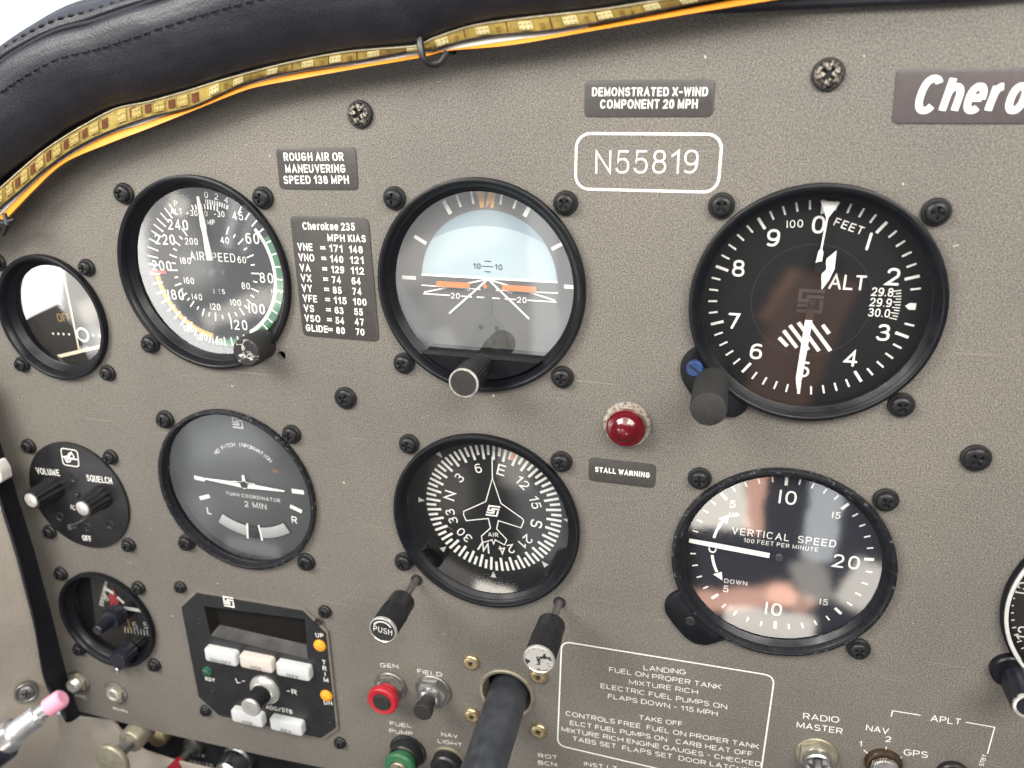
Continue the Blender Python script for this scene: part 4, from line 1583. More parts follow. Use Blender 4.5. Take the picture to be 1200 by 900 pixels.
m.knob(kc, [(5.6, -2), (5.6, 4.2), (5.2, 4.8), (2.9, 5.0), (2.7, 12.4), (2.3, 13)], 64, (18, .35, -2, 4.2))
m.build('setting_knob', 'navyknob', t, org)
m = MB()
m.knob(P(150, 764), [(5.2, -2), (5.2, 7), (4.7, 7.6)], 48, (16, .4, -2, 7))
k1 = m.build('lower_knob', 'navyknob', t, org)
m = MB()
m.knob(P(145, 779), [(1.7, -1), (1.7, 5.0), (1.3, 5.4)], 24)
m.build('lower_knob_stud', 'steel', k1, org)

# ---- nav indicator cut by the right edge
c = C_NAV
t, d, org = gauge('course_indicator', 'round gauge with a pale inner ring cut off by the right edge', c, Rb=36.0, depth=-3, dial='dial_brown', flare=.5, glw=.2, h=2.6)
A = Art(d, c, -3, org)
z = -2.9
m = MB()
m.lathe(c, [(38.7, 2.0), (38.6, 3.1), (38.2, 3.35), (37.5, 3.2), (37.2, 2.0)], 128)
m.build('pale_ring', 'dimwhite', t, org)
for i, s_ in enumerate(('12', '15', '18', '21', '24', '27', '30', '33', '0', '3', '6', '9')):
    if not 225 < (255 + 30 * i) % 360 < 300:
        A.ptxt('dialwhite', s_, 255 + 30 * i, 28.5, 4.4, .55, True)
for s_, q_ in (('15', P(1194, 690, -3)), ('12', P(1200, 742, -3))):
    A.txt('dialwhite', s_, q_[0] - c[0], q_[1] - c[1], 4.6, .55, rot=90, sx=.9)
for i in range(72):
    A('dialwhite').tick(c, i * 5 + 2, 34.2, 35.8, .5, z)
A.done()
m = MB()
kc = P(1183, 783)
m.knob(kc, [(6.6, -.5), (6.6, 2.4), (6.0, 3.0)], 48)
m.build('knob_boss', 'bezel', t, org)
m = MB()
kc = P(1190, 790)
m.lathe(kc, [(5.6, 2.6), (5.9, 4), (5.9, 15), (5.4, 16)], 80, (12, .6, 4, 15))
k1 = m.build('course_knob', 'navyknob', t, org)
m = MB()
m.lathe(kc, [(5.5, 15.7), (5.2, 16.5), (4.4, 16.6), (4.2, 16.2)], 48)
m.build('knob_rim', 'alu', k1, org)
m = MB()
m.disc(kc, 4.4, 16.25, 40)
m.build('knob_face', 'navyknob', k1, org)

# ------------------------------------------------------------------ intercom control plate
c = C_ICM
org = (c[0], c[1], 0)
t = thing('intercom_control', 'round black plate with volume and squelch knobs', 'control', org)
m = MB()
m.prism(circle(c, 28.3, 96), -.1, 1.4, .4)
pl = m.build('plate', 'plastic', t, org)
m = MB()
q4 = lambda x, y: P(x / 4.5, 460 + y / 4.5, 1.4)
for wd_, a_, b_, hh_ in (('SQUELCH', (463, 466), (595, 482), 3.4), ('OFF', (440, 780), (486, 786), 3.2), ('IC', (374, 612), (400, 622), 2.6)):
    m = MB()
    m.text(wd_, q4(*a_), q4(*b_), hh_, .5, 1.45, 'square')
    m.build('lettering', 'white', pl, org)
m = MB()
m.text('VOLUME', q4(197, 428), q4(317, 440), 3.4, .5, 1.45, 'square')
m.build('lettering', 'white', pl, org)
m = MB()
fr = rpoly([q4(320, 292), q4(408, 306), q4(418, 392), q4(335, 380)], 1.8)
m.stroke(fr + [fr[0]], .55, 1.45)
cx_, cy_ = q4(368, 342)
for ln in ([(-4.2, 0), (4.0, -.6)], [(-2.4, -2.6), (1.8, 3.0)]):
    m.stroke([(cx_ + x, cy_ + y) for x, y in ln], .75, 1.45)
for s_ in (-1, 1):
    m.stroke([(cx_ + s_ * 1.2 + 1.5 * math.cos(R(a)), cy_ + s_ * .9 + 1.5 * math.sin(R(a))) for a in range(0, 361, 24)], .7, 1.45)
m.build('emblem', 'white', pl, org)
for kc, wt, in (((-218.9, -110.9), 14.5), ((-190.9, -111.8), 13.3)):
    m = MB()
    m.lathe(kc, [(5.9, 1.3), (5.9, 4), (5.3, 5), (5.0, wt - .6), (4.6, wt)], 96, (12, .7, 1.3, wt - .6))
    m.disc(kc, 4.7, wt - .15, 40)
    k1 = m.build('volume_knob' if wt > 14 else 'squelch_knob', 'plastic', t, org)
    m = MB()
    m.knob(kc, [(3.5, wt - .3), (3.5, wt + .2), (3.2, wt + .35)], 40)
    m.build('knob_cap', 'alu', k1, org)
m = MB()
m.tube([(-206.7, -128.1, 1), (-207.2, -128.1, 5), (-208.0, -127.6, 7.6)], [.9, 1.2, 1.5], 12)
m.build('toggle', 'steel', t, org)
for x, y in ((388, 452), (315, 655), (578, 697), (462, 712)):
    m = MB()
    s_ = q4(x, y)
    m.lathe(s_, [(2.7, 1.35), (2.5, 1.7), (1.9, 1.75), (1.3, 1.3), (.0, 1.2)], 24)
    m.build('recessed_screw', 'washer', pl, org)
m = MB()
m.knob(q4(410, 540), [(1.5, 1.3), (1.4, 2.2), (.8, 2.7)], 20)
m.build('indicator_lamp', 'dial_brown', t, org)

# ------------------------------------------------------------------ autopilot push button unit
org = (apc[0], apc[1], 0)
t = thing('autopilot_unit', 'eight sided black control unit with pale push buttons and knob', 'control unit', org)
sc_ = lambda k: [(apc[0] + (x - apc[0]) * k, apc[1] + (y - apc[1]) * k) for x, y in AP]
sheet_with_holes(AP, [sc_(.965)], -.1, 1.1).build('surround', 'surround', t, org)
m = MB()
scr = [P(190 + x / 3.913, 670 + y / 3.913, 1.6) for x, y in ((192, 158), (655, 218), (668, 400), (222, 292))]
sh = sheet_with_holes(sc_(.968), [scr], .8, 1.6)
body = sh.build('faceplate', 'plastic', t, org)
qa = lambda x, y, w=1.7: P(190 + x / 3.913, 670 + y / 3.913, w)
m = MB()
cen = (sum(p[0] for p in scr) / 4, sum(p[1] for p in scr) / 4)
back = [(cen[0] + (x - cen[0]) * .90, cen[1] + (y - cen[1]) * .74 + 1.6) for x, y in scr]
m.add([(x, y, 1.6) for x, y in scr] + [(x, y, -2.6) for x, y in back], [(i, (i + 1) % 4, 4 + (i + 1) % 4, 4 + i) for i in range(4)])
m.build('screen_recess', 'lcd', t, org)
m = MB()
m.poly(back, -2.65)
m.build('screen', 'lcd', t, org)
m = MB()
for wd_, a_, b_, hh_, wt_, cp_ in (('UP', (706, 300), (742, 303), 2.4, .4, 'square'), ('DN', (744, 608), (782, 612), 2.4, .4, 'square'), ('L-', (342, 510), (384, 512), 3.0, .42, 'round'),
                                   ('-R', (572, 556), (620, 565), 3.0, .42, 'round'), ('ADG/STB', (478, 628), (598, 652), 2.6, .4, 'round'), ('RDY', (200, 498), (244, 505), 2.3, .4, 'round')):
    m = MB()
    m.text(wd_, qa(*a_), qa(*b_), hh_, wt_, 1.65, cp_)
    m.build('lettering', 'white', body, org)
m = MB()
for i, ch in enumerate('TRIM'):
    m.text(ch, qa(742 + i * 3, 415 + i * 27), None, 2.5, .42, 1.65, 'square', 'c')
m.build('lettering', 'white', body, org)
m = MB()
logo(m, qa(305, 138), 5.0, 1.65)
m.build('maker_mark', 'white', body, org)
for lab, mat, (x, y), ln in (('ON/OFF', 'button', (278, 382), 'BTN'), ('HDG', 'cream_button', (440, 412), 'HD'), ('NAV', 'button', (608, 448), 'NAV'), ('APR', 'button', (398, 662), 'APR'), ('REV', 'button', (577, 700), 'REV')):
    q = qa(x, y, 3)
    m = MB()
    m.prism(rrect(q[0] - 9.0, q[1] - 3.9, q[0] + 9.0, q[1] + 3.9, 1.6), 1.5, 5.2, 1.0)
    bo = m.build('push_button', mat, t, org)
    m = MB()
    wd = len(lab) * 1.0
    m.text(lab, (q[0] - wd, q[1] - 3.0), (q[0] + wd, q[1] - 3.0), 1.9, .26, 5.24)
    m.build('lettering', 'placard', bo, org)
for (x, y), mat in (((722, 340), 'amberlens'), ((752, 570), 'amberlens'), ((207, 460), 'greenlens')):
    q = qa(x, y, 2)
    m = MB()
    m.knob(q, [(3.2, 1.5), (3.1, 2.2), (2.3, 2.9), (1.0, 3.2)], 32)
    m.build('indicator_lamp', mat, t, org)
for x, y in ((170, 228), (716, 230), (232, 540), (772, 682)):
    m = MB()
    m.lathe(qa(x, y), [(1.9, 1.55), (1.8, 1.8), (1.2, 1.85), (1.0, 1.5), (0, 1.4)], 20)
    m.build('recessed_screw', 'dial_brown', t, org)
kc = (-115.4, -208.7)
m = MB()
m.knob(kc, [(8.3, 1.5), (8.1, 2.6), (6.2, 4.4), (4.6, 5.0)], 56)
k1 = m.build('turn_knob', 'alu', t, org)
m = MB()
m.lathe(kc, [(5.2, 3.6), (5.0, 13.4), (4.6, 13.8)], 48)
m.build('knob_barrel', 'plastic', k1, org)
m = MB()
m.knob(kc, [(4.9, 13.3), (4.9, 14.4), (4.5, 14.8)], 48)
m.build('knob_cap', 'alu', k1, org)


# ------------------------------------------------------------------ pull knobs under the compass rose
def pull_knob(u, v, wb, wf, r, lbl, cap, capmat, words=None):
    org = (u, v, 0)
    t = thing('pull_knob', lbl, 'knob', org, 'knobs on steel shafts under the compass rose')
    m = MB()
    m.tube([(u, v, -2), (u, v, wb + 2)], 1.55, 20)
    m.build('shaft', 'darksteel', t, org)
    m = MB()
    m.lathe((u, v), [(2.6, -.05), (2.6, .5), (1.5, .6)], 24)
    m.build('bushing', 'plastic', t, org)
    m = MB()
    m.knob((u, v), [(1.4, wb), (r - 1, wb), (r - .3, wb + .8), (r - .2, wb + 8), (r, wb + 8.2), (r, wf - 1.4), (r - .2, wf - .6)], 120, (40, .38, wb + 8.2, wf - 1.4))
    k = m.build('grip', 'plastic', t, org)
    m = MB()
    m.lathe((u, v), [(r + .1, wf - 1.2), (r + .1, wf - .2), (r - .4, wf + .1), (r - .6, wf - .1)], 64)
    m.build('rim', 'alu', k, org)
    m = MB()
    m.disc((u, v), r - .5, wf - .1, 56)
    cp = m.build('cap', capmat, k, org)
    if words:
        m = MB()
        m.text(words, (u - 4.0, v - .9), (u + 4.0, v - 1.5), 2.7, .38, wf - .05)
        m.build('lettering', 'dimwhite', k, org)
        m = MB()
        m.ring((u, v), r - 2.0, r - 1.2, wf - .05, 300, 420)
        m.build('cap_arrow', 'dimwhite', k, org)
    return t


pull_knob(-31.5, -130.8, 15.0, 35.5, 5.7, 'black ribbed knob with push on its cap and steel shaft', 'cap', 'rough_black', 'PUSH')
pull_knob(31.8, -130.4, 14.5, 36.5, 5.9, 'black ribbed knob with a peeling white cap and steel shaft', 'cap', 'peel')

# ------------------------------------------------------------------ stall lamp
c = (55.9, -47.8)
org = (c[0], c[1], 0)
t = thing('stall_lamp', 'red domed warning lamp in a pitted chrome ring', 'lamp', org)
m = MB()
m.lathe(c, [(8.9, -.1), (8.9, .8), (8.5, 1.4), (7.6, 1.6), (7.2, 2.4), (6.9, 2.5)], 64)
m.build('ring', 'pitted', t, org)
m = MB()
m.knob(c, [(7.2, 1), (7.1, 4.6), (6.5, 5.4), (5.7, 5.7), (5.2, 5.75), (4.6, 6.1), (3.6, 6.9), (2.4, 7.5), (1.2, 7.8), (.4, 7.85)], 64)
m.build('lens', 'redlens', t, org)

# ------------------------------------------------------------------ breakers and switches
c = P(458.8, 803.5)
org = (c[0], c[1], 0)
t = thing('generator_breaker', 'round red collared button breaker under gen lettering', 'breaker', org)
m = MB()
m.lathe(c, [(8.0, -.1), (8.0, .9), (7.5, 1.3), (5.2, 1.4)], 56)
m.build('washer', 'darksteel', t, org)
m = MB()
m.prism(circle(c, 6.9, 6, .3), .5, 4.5, .5)
m.build('nut', 'darksteel', t, org)
m = MB()
m.lathe(c, [(5.0, 3), (5.2, 7.5), (7.0, 8.0), (7.4, 8.8), (7.2, 10.6), (6.5, 11.2), (4.4, 10.9), (4.2, 10.2)], 56)
m.build('collar', 'red_btn', t, org)
m = MB()
m.knob(c, [(4.3, 8), (4.2, 11.4), (3.8, 11.8)], 40)
m.build('button', 'rough_black', t, org)

c = P(508.6, 808.5)
org = (c[0], c[1], 0)
t = thing('field_breaker', 'black push breaker with steel hex nut under field lettering', 'breaker', org)
m = MB()
m.lathe(c, [(8.6, -.1), (8.6, .8), (8.1, 1.2), (5.2, 1.3)], 56)
m.build('washer', 'darksteel', t, org)
m = MB()
m.prism(circle(c, 7.4, 6, .2), .8, 4.2, .5)
m.build('nut', 'darksteel', t, org)
m = MB()
m.lathe(c, [(4.9, 3), (4.8, 6.4), (4.2, 6.8), (3, 6.9)], 48)
m.build('bushing', 'steel', t, org)
m = MB()
m.knob(c, [(3.4, 5), (3.4, 11), (4.3, 11.6), (4.3, 14.2), (3.9, 14.8)], 40)
m.build('button', 'rough_black', t, org)

c = P(478.5, 879.5)
org = (c[0], c[1], 0)
t = thing('fuel_pump_switch', 'green collared switch under fuel pump lettering', 'switch', org)
m = MB()
m.knob(c, [(9.3, -.1), (9.3, .6), (8.6, 1.0), (7.8, 1.1), (7.6, 5.4), (7.0, 6)], 56)
m.build('boss', 'plastic', t, org)
m = MB()
m.lathe(c, [(6.0, 5), (6.4, 8.2), (7.6, 8.8), (7.8, 10.2), (7.2, 11.2), (4.6, 11.4), (4.2, 10.4)], 56)
m.build('collar', 'green_btn', t, org)
m = MB()
m.knob(c, [(4.3, 8), (4.3, 12.2), (3.9, 12.6)], 40)
bt = m.build('button', 'palebrass', t, org)
m = MB()
m.text('N', (c[0] + .4, c[1] + 1.4), (c[0] + 2.6, c[1] + 1.4), 2.4, .4, 12.65)
m.build('lettering', 'placard', bt, org)

c = P(526, 892)
org = (c[0], c[1], 0)
t = thing('nav_light_switch', 'black switch with a pale rim under nav light lettering', 'switch', org)
m = MB()
m.lathe(c, [(8.9, -.1), (8.9, .6), (8.3, 1.0), (7.6, 1.0)], 56)
m.build('rim', 'palebrass', t, org)
m = MB()
m.knob(c, [(7.7, 0), (7.5, 5.0), (6.8, 5.8), (5.0, 6.0), (4.6, 9), (4, 9.4)], 48)
m.build('button', 'plastic', t, org)

c = P(957, 883)
org = (c[0], c[1], 0)
t = thing('radio_master_switch', 'steel toggle switch with brass nut under radio master lettering', 'switch', org)
m = MB()
m.lathe(c, [(8.0, -.1), (8.0, .6), (7.6, .9), (5.6, .9)], 56)
m.build('washer', 'palebrass', t, org)
m = MB()
m.prism(circle(c, 7.5, 6, .5), .6, 3.0, .5)
m.build('nut', 'palebrass', t, org)
m = MB()
m.lathe(c, [(5.5, 2.5), (5.5, 6.2), (5.0, 6.7), (4.3, 6.6), (4.0, 4.0), (0.1, 3.9)], 56)
m.build('bushing', 'steel', t, org)
m = MB()
m.tube([(c[0], c[1], 4), (c[0] + .1, c[1] - 2.2, 11), (c[0] + .2, c[1] - 6.0, 22)], [1.9, 2.2, 2.9], 24)
m.build('lever', 'darksteel', t, org)

c = P(1035, 893.5)
org = (c[0], c[1], 0)
t = thing('source_switch', 'frosted round selector button with bronze ring beside gps lettering', 'switch', org)
m = MB()
m.lathe(c, [(6.9, -.1), (6.9, 1.4), (6.4, 2.2), (5.5, 2.4), (5.3, 1.6)], 56)
m.build('ring', 'bronze', t, org)
m = MB()
m.knob(c, [(5.3, .5), (5.3, 4.4), (4.8, 5.0)], 80, (40, .25, .5, 4.4))
m.build('button', 'steel', t, org)

c = P(1116, 905)
org = (c[0], c[1], 0)
t = thing('selector_knob', 'dark round knob cut off by the bottom edge under the bracket line', 'knob', org)
m = MB()
m.knob(c, [(5.6, -.1), (5.6, 2), (5.2, 2.6), (4.4, 2.8), (4.4, 8), (4, 8.4)], 48)
m.build('knob', 'plastic', t, org)


def jack(x, y, lbl, rr, hh):
    c = P(x, y)
    org = (c[0], c[1], 0)
    t = thing('headset_jack', lbl, 'jack', org, 'headset jacks at the lower left of the panel')
    m = MB()
    m.lathe(c, [(6.9, -.1), (6.9, .6), (6.4, .9), (4.5, .9)], 48)
    m.build('washer', 'darksteel', t, org)
    m = MB()
    m.prism(circle(c, 6.0, 6, .4), .6, 2.6, .4)
    m.build('nut', 'palebrass', t, org)
    m = MB()
    pr = [(rr, 2)]
    w = 2.4
    while w < hh:
        pr += [(rr, w), (rr - .3, w + .35)]
        w += .7
    pr += [(rr - .2, hh + .3), (rr - .9, hh + .5), (2.3, hh + .3), (2.2, -2)]
    m.lathe(c, pr, 40)
    m.build('barrel', 'alu', t, org)
    m = MB()
    m.disc(c, 2.25, -1.9, 24)
    m.build('bore', 'recess', t, org)


jack(93, 797.5, 'threaded steel headset jack standing proud nearest the left trim', 3.7, 5.4)
jack(136.5, 811, 'low brass headset jack above phn lettering', 3.9, 2.6)

# ------------------------------------------------------------------ control yoke tube
c = C_YOKE
org = (c[0], c[1], 0)
t = thing('yoke_tube', 'thick black control yoke tube coming out through the panel', 'tube', org)
m = MB()
m.lathe(c, [(12.9, -2), (12.9, .6), (12.3, 1.0), (11.2, .8), (10.6, -1.5), (10.2, -6)], 64)
m.build('grommet', 'palebrass', t, org)
m = MB()
m.tube([(c[0] - 1.6, c[1] - 1.2, -50), (c[0] + .5, c[1] - 1.2, 0), (c[0] + 5.0, c[1] - 1.2, 110)], 8.8, 64)
m.build('shaft', 'blacktube', t, org)

# ------------------------------------------------------------------ glare shield with stitched seams
prof = [(6, -6), (5, 6), (3, 11), (0.4, 14.2), (.6, 16.5), (3.0, 20.5), (6, 24.0), (10, 27.4), (14.5, 30.0), (18, 31.2), (21, 31.2), (23.4, 30.4), (24.8, 28.4), (25.6, 28.2), (26.4, 29.0), (28.6, 28.0), (31, 25.2), (33, 21.2), (33.8, 18.2), (34.6, 17.9), (35.6, 12), (37, 0), (37.6, -40), (37.6, -160)]
path = [Vector(p) for p in catmull(EDGE, 6)]


def frames(path):
    o = []
    for i, p in enumerate(path):
        d = (path[min(i + 1, len(path) - 1)] - path[max(i - 1, 0)]).normalized()
        o.append((p, d, Vector((-d.y, d.x))))
    return o


fr_ = frames(path)


def on_shield(i, s, w):
    p, d, n = fr_[i]
    return (p.x + n.x * s, p.y + n.y * s, w)


gs = thing('glare_shield', 'padded navy leather glare shield over the panel with stitched seams', 'glare shield', (-60, 90, 10))
GO = (-60, 90, 10)
fine = []
for (s0, w0), (s1, w1) in zip(prof, prof[1:]):
    for k in range(3):
        fine.append((s0 + (s1 - s0) * k / 3, w0 + (w1 - w0) * k / 3))
fine.append(prof[-1])
m = MB()
vs_, fs_ = [], []
for i in range(len(path)):
    for s_, w_ in fine:
        wob = .35 * math.sin(i * .37 + s_ * .2) * (1 if s_ < 28 else .4)
        vs_.append(on_shield(i, s_ + wob * .5, w_ + wob))
nf = len(fine)
for i in range(len(path) - 1):
    for k in range(nf - 1):
        fs_.append((i * nf + k, i * nf + k + 1, (i + 1) * nf + k + 1, (i + 1) * nf + k))
m.add(vs_, fs_)
sh_o = m.build('padding', 'leather', gs, GO, 75)


def along(step, s, w, seglen):
    """short stitches along the shield at profile position (s, w)"""
    pts = [Vector(on_shield(i, s, w)) for i in range(len(path))]
    acc, out = 0.0, []
    i = 0
    dist = [0]
    for a, b_ in zip(pts, pts[1:]):
        dist.append(dist[-1] + (b_ - a).length)

    def at(x):
        for k in range(len(dist) - 1):
            if dist[k] <= x <= dist[k + 1]:
                return pts[k].lerp(pts[k + 1], (x - dist[k]) / max(1e-6, dist[k + 1] - dist[k]))
        return pts[-1]
    x = 2
    while x + seglen < dist[-1]:
        out.append((at(x), at(x + seglen)))
        x += step
    return out


m = MB()
for a, b_ in along(4.4, 16.4, 31.2, 2.8):
    mid = (a + b_) / 2 + Vector((0, 0, .35))
    m.tube([a - Vector((0, 0, .5)), mid, b_ - Vector((0, 0, .5))], .42, 8)
for a, b_ in along(4.4, 28.4, 28.15, 2.8):
    mid = (a + b_) / 2 + Vector((0, .2, .35))
    m.tube([a - Vector((0, 0, .5)), mid, b_ - Vector((0, 0, .5))], .42, 8)
m.build('stitching', 'thread', gs, GO)
m = MB()
m.tube([on_shield(i, 25.2, 28.2) for i in range(len(path))], .7, 10)
m.build('seam_cord', 'thread', gs, GO)


m = MB()
m.tube([tuple(q) for q in catmull([(*P(x, y, 2.5), 2.5) for x, y in ((780, 13), (840, 9), (900, 5), (980, 1), (1060, -2.5), (1140, -7), (1240, -16))], 5)], [1.0 + .9 * min(1, i / 8) for i in range(31)], 10)
m.build('welt', 'trimblack', gs, GO)


# ------------------------------------------------------------------ lamp strip and orange edge strip under the shield
def ribbon(lo, hi, w_lo, w_hi, name, mat, parent, org, thick=.8):
    """flat flexible strip between two outlines lo and hi lying at their own distances"""
    def even(px, w, n=90):
        q = catmull([(*P(x, y, w), w) for x, y in px], 8)
        ds = [0]
        for a, b in zip(q, q[1:]):
            ds.append(ds[-1] + (b - a).length)
        o, k = [], 0
        for i in range(n + 1):
            x = ds[-1] * i / n
            while k < len(ds) - 2 and ds[k + 1] < x:
                k += 1
            o.append(q[k].lerp(q[k + 1], (x - ds[k]) / max(1e-9, ds[k + 1] - ds[k])))
        return o
    A_, B_ = even(lo, w_lo), even(hi, w_hi)
    m = MB()
    vs, fs = [], []
    dz = Vector((0, 0, thick))
    for a, b in zip(A_, B_):
        vs += [a - dz, a, a.lerp(b, .5) + dz * .25, b, b - dz]
    for i in range(len(A_) - 1):
        for k in range(5):
            l = (k + 1) % 5
            fs.append((i * 5 + k, i * 5 + l, (i + 1) * 5 + l, (i + 1) * 5 + k))
    m.add(vs, fs)
    m.build(name, mat, parent, org, 50)
    return A_, B_


SO = (-60, 80, 8)
st = thing('light_strip', 'amber flexible lamp strip with small cream chips under the glare shield', 'lamp strip', SO)
lo_px = [(-30, 275), (0, 243), (25, 222), (50, 200), (85, 175), (125, 155), (175, 137), (225, 125), (275, 102), (310, 90), (350, 82), (400, 74), (440, 67), (490, 58), (506, 59), (540, 48), (580, 41), (640, 36), (690, 28), (730, 20), (770, 12), (820, 2), (870, -8)]
hi_px = [(-34, 250), (0, 221), (25, 199), (50, 178), (75, 161), (100, 146), (137, 127), (175, 119), (225, 105), (250, 97), (300, 83), (350, 71), (412, 60), (487, 54), (500, 48), (550, 31), (600, 23), (670, 15), (712, 10), (762, 2), (812, -6), (862, -16)]
A_, B_ = ribbon(lo_px, hi_px, 12.6, 14.2, 'tape', 'ledtape', st, SO, .8)
tape = st.children[0]
acc, k = 4.0, 0
for i in range(1, len(A_) - 1):
    acc += (A_[i] - A_[i - 1]).length
    f = i / (len(A_) - 1)
    pitch = (10.5 if f < .42 else 13.0) + random.uniform(-.8, .8)
    if acc < pitch:
        continue
    acc -= pitch
    d = (A_[i + 1] - A_[i - 1]).normalized()
    nrm = (B_[i] - A_[i])
    lift = d.cross(nrm).normalized()
    if lift.z < 0:
        lift = -lift

    def box_on(s0, s1, l0, l1, h1, name, mat, par=None):
        m = MB()
        base = [A_[i] + d * a + nrm * b2 for a, b2 in ((l0, s0), (l1, s0), (l1, s1), (l0, s1))]
        lo_ = [q - lift * .2 for q in base]
        hi_ = [q + lift * h1 for q in base]
        m.add(lo_ + hi_, [(4, 5, 6, 7), (0, 1, 5, 4), (1, 2, 6, 5), (2, 3, 7, 6), (3, 0, 4, 7)])
        return m.build(name, mat, par or st, SO)
    ch = box_on(.24, .80, -2.1, 2.1, .7, 'lamp_chip', 'ledchip' if f > .42 else 'ledgold')
    if f < .42:
        for q in (-3.1, -2.5, 2.5, 3.1):
            box_on(.08, .9, q - .12, q + .12, .12, 'solder_line', 'gold')
    m = MB()
    for q in (-1.4, 0, 1.4):
        for s_ in (.36, .66):
            c0 = A_[i] + d * q + nrm * s_ + lift * .95
            m.add([c0 - d * .3 - nrm * .04, c0 + d * .3 - nrm * .04, c0 + d * .3 + nrm * .04, c0 - d * .3 + nrm * .04], [(0, 1, 2, 3)])
    m.build('contacts', 'gold', ch, SO)
    if f < .42:
        box_on(.28, .78, 4.0, 6.6, .6, 'resistor', 'ledpart')
    else:
        box_on(.25, .62, 4.4, 5.6, .6, 'resistor', 'gold')
        box_on(.1, .9, 7.6, 8.0, .25, 'solder_line', 'ledpart')
m = MB()
m.tube([b + Vector((0, 0, .3)) for b in B_], .28, 8)
m.build('sleeve_rim', 'film_pale', st, SO)
m = MB()
m.tube([a + Vector((0, 0, -.2)) for a in A_], .4, 8)
m.build('lower_rim', 'trimblack', st, SO)
# clear sleeve lying over the strip
m = MB()
vs, fs = [], []
for i, (a, b) in enumerate(zip(A_, B_)):
    bul = .35 * math.sin(i * .9) + .25 * math.sin(i * 2.3)
    q = b - a
    for s_, dz in ((-.06, .4), (.1, 1.5), (.5, 2.0 + bul), (.9, 1.6 + bul * .5), (1.06, .5)):
        vs.append(a + q * s_ + Vector((0, 0, dz)))
for i in range(len(A_) - 1):
    for k in range(4):
        fs.append((i * 5 + k, i * 5 + k + 1, (i + 1) * 5 + k + 1, (i + 1) * 5 + k))
m.add(vs, fs)
m.build('sleeve', 'film', st, SO, 60)

eo = thing('orange_edging', 'bright orange plastic edging running along the panel top', 'edging', SO)
olo = [(-30, 292), (0, 264), (40, 222), (75, 191), (125, 169), (175, 150), (225, 130), (275, 110), (300, 102), (350, 92.5), (425, 79), (492, 67.5), (525, 59.5), (600, 52.5), (700, 35), (800, 17.5), (900, 1), (960, -8)]
ohi = [(-34, 276), (0, 250), (30, 222), (62, 194), (120, 160), (170, 143), (222, 124), (272, 104), (300, 95), (350, 84), (425, 74), (490, 63), (525, 57), (600, 45.5), (700, 29), (800, 10), (850, 1), (900, -9)]
ribbon(olo, ohi, 12.0, 10.6, 'edging_strip', 'orangecord', eo, SO, 1.2)
gs_lo = [(-20, 268), (0, 252), (30, 223), (62, 195), (120, 161), (170, 144), (222, 125), (272, 105), (350, 85), (425, 75), (490, 64), (540, 56), (600, 47), (650, 40), (690, 32)]
gs_hi = [(-20, 258), (0, 245), (27, 221), (55, 198), (110, 164), (170, 139), (222, 126), (272, 104), (350, 82), (425, 72), (490, 60), (540, 50), (600, 40), (650, 36), (690, 29)]
ribbon(gs_lo, gs_hi, 11.4, 11.0, 'backing_strip', 'capgrey', eo, SO, .5)

# cable ties
CT = (*P(505, 60, 12), 12)
ct = thing('cable_tie', 'black cable tie looped round the lamp strip below the padded edge', 'cable tie', CT)
lp = [(492, 42), (493, 55), (496, 68), (504, 75), (514, 74), (520, 67), (524, 62)]
m = MB()
pts = catmull([(*P(x, y, z_), z_) for (x, y), z_ in zip(lp, (16, 17, 17, 15.5, 14, 13, 12))], 5)
m.tube(pts, 1.15, 10)
m.build('loop', 'plastic', ct, CT)
m = MB()
a = P(523, 62, 9)
m.prism([(a[0] - 2.4, a[1] - 1.0), (a[0] + 2.4, a[1] - .4), (a[0] + 2.4, a[1] + .9), (a[0] - 2.4, a[1] + 1.2)], 6, 9.5, .3)
m.build('tail', 'plastic', ct, CT)
CT = (*P(8, 262, 6), 6)
ct = thing('cable_tie', 'frayed black tie end on the orange edging at far left', 'cable tie', CT)
m = MB()
m.tube([(*P(-6, 258, 13), 13), (*P(6, 262, 14), 14), (*P(17, 257, 14), 14)], [1.0, 1.5, .6], 8)
m.tube([(*P(5, 250, 14), 14), (*P(9, 262, 14.5), 14.5), (*P(4, 275, 13), 13)], [.8, 1.3, .7], 8)
m.build('knot', 'plastic', ct, CT)

# ------------------------------------------------------------------ left side: trim, beige side lining, lower lining
TO = (*P(45, 700, 6), 0)
tr = thing('trim_strip', 'navy black trim strip down the left edge of the panel', 'trim', TO)
rt_ = [(-34, 430), (-13, 500), (10, 570), (34, 647), (46, 690), (57, 731), (72, 790), (84, 828), (90, 842)]
lf_ = [(-46, 440), (-24, 510), (0, 583), (20, 647), (31, 690), (41, 731), (51, 790), (63, 815), (78, 841)]
m = MB()
rr_ = catmull([(*P(x, y, 3), 3) for x, y in rt_], 5)
ll_ = catmull([(*P(x, y, 16), 16) for x, y in lf_], 5)
vs, fs = [], []
for a, b_ in zip(rr_, ll_):
    mid = (a + b_) / 2
    q = [a + Vector((0, 0, -4)), a, a + (b_ - a) * .15 + Vector((0, 0, 2.6)), mid + Vector((0, 0, 3.5)), a + (b_ - a) * .85 + Vector((0, 0, 2.2)), b_, b_ + Vector((-6, 0, -6))]
    vs += q
for i in range(len(rr_) - 1):
    for k in range(6):
        fs.append((i * 7 + k, i * 7 + k + 1, (i + 1) * 7 + k + 1, (i + 1) * 7 + k))
m.add(vs, fs)
m.build('strip', 'trimblack', tr, TO, 60)
m = MB()
cp = [P(x, y, 18) for x, y in ((-34, 552), (-3, 540), (4, 551), (6, 563), (-30, 583))]
m.prism(rpoly(cp, 1.5), 14, 19.5, .6)
m.build('end_cap', 'capgrey', tr, TO)

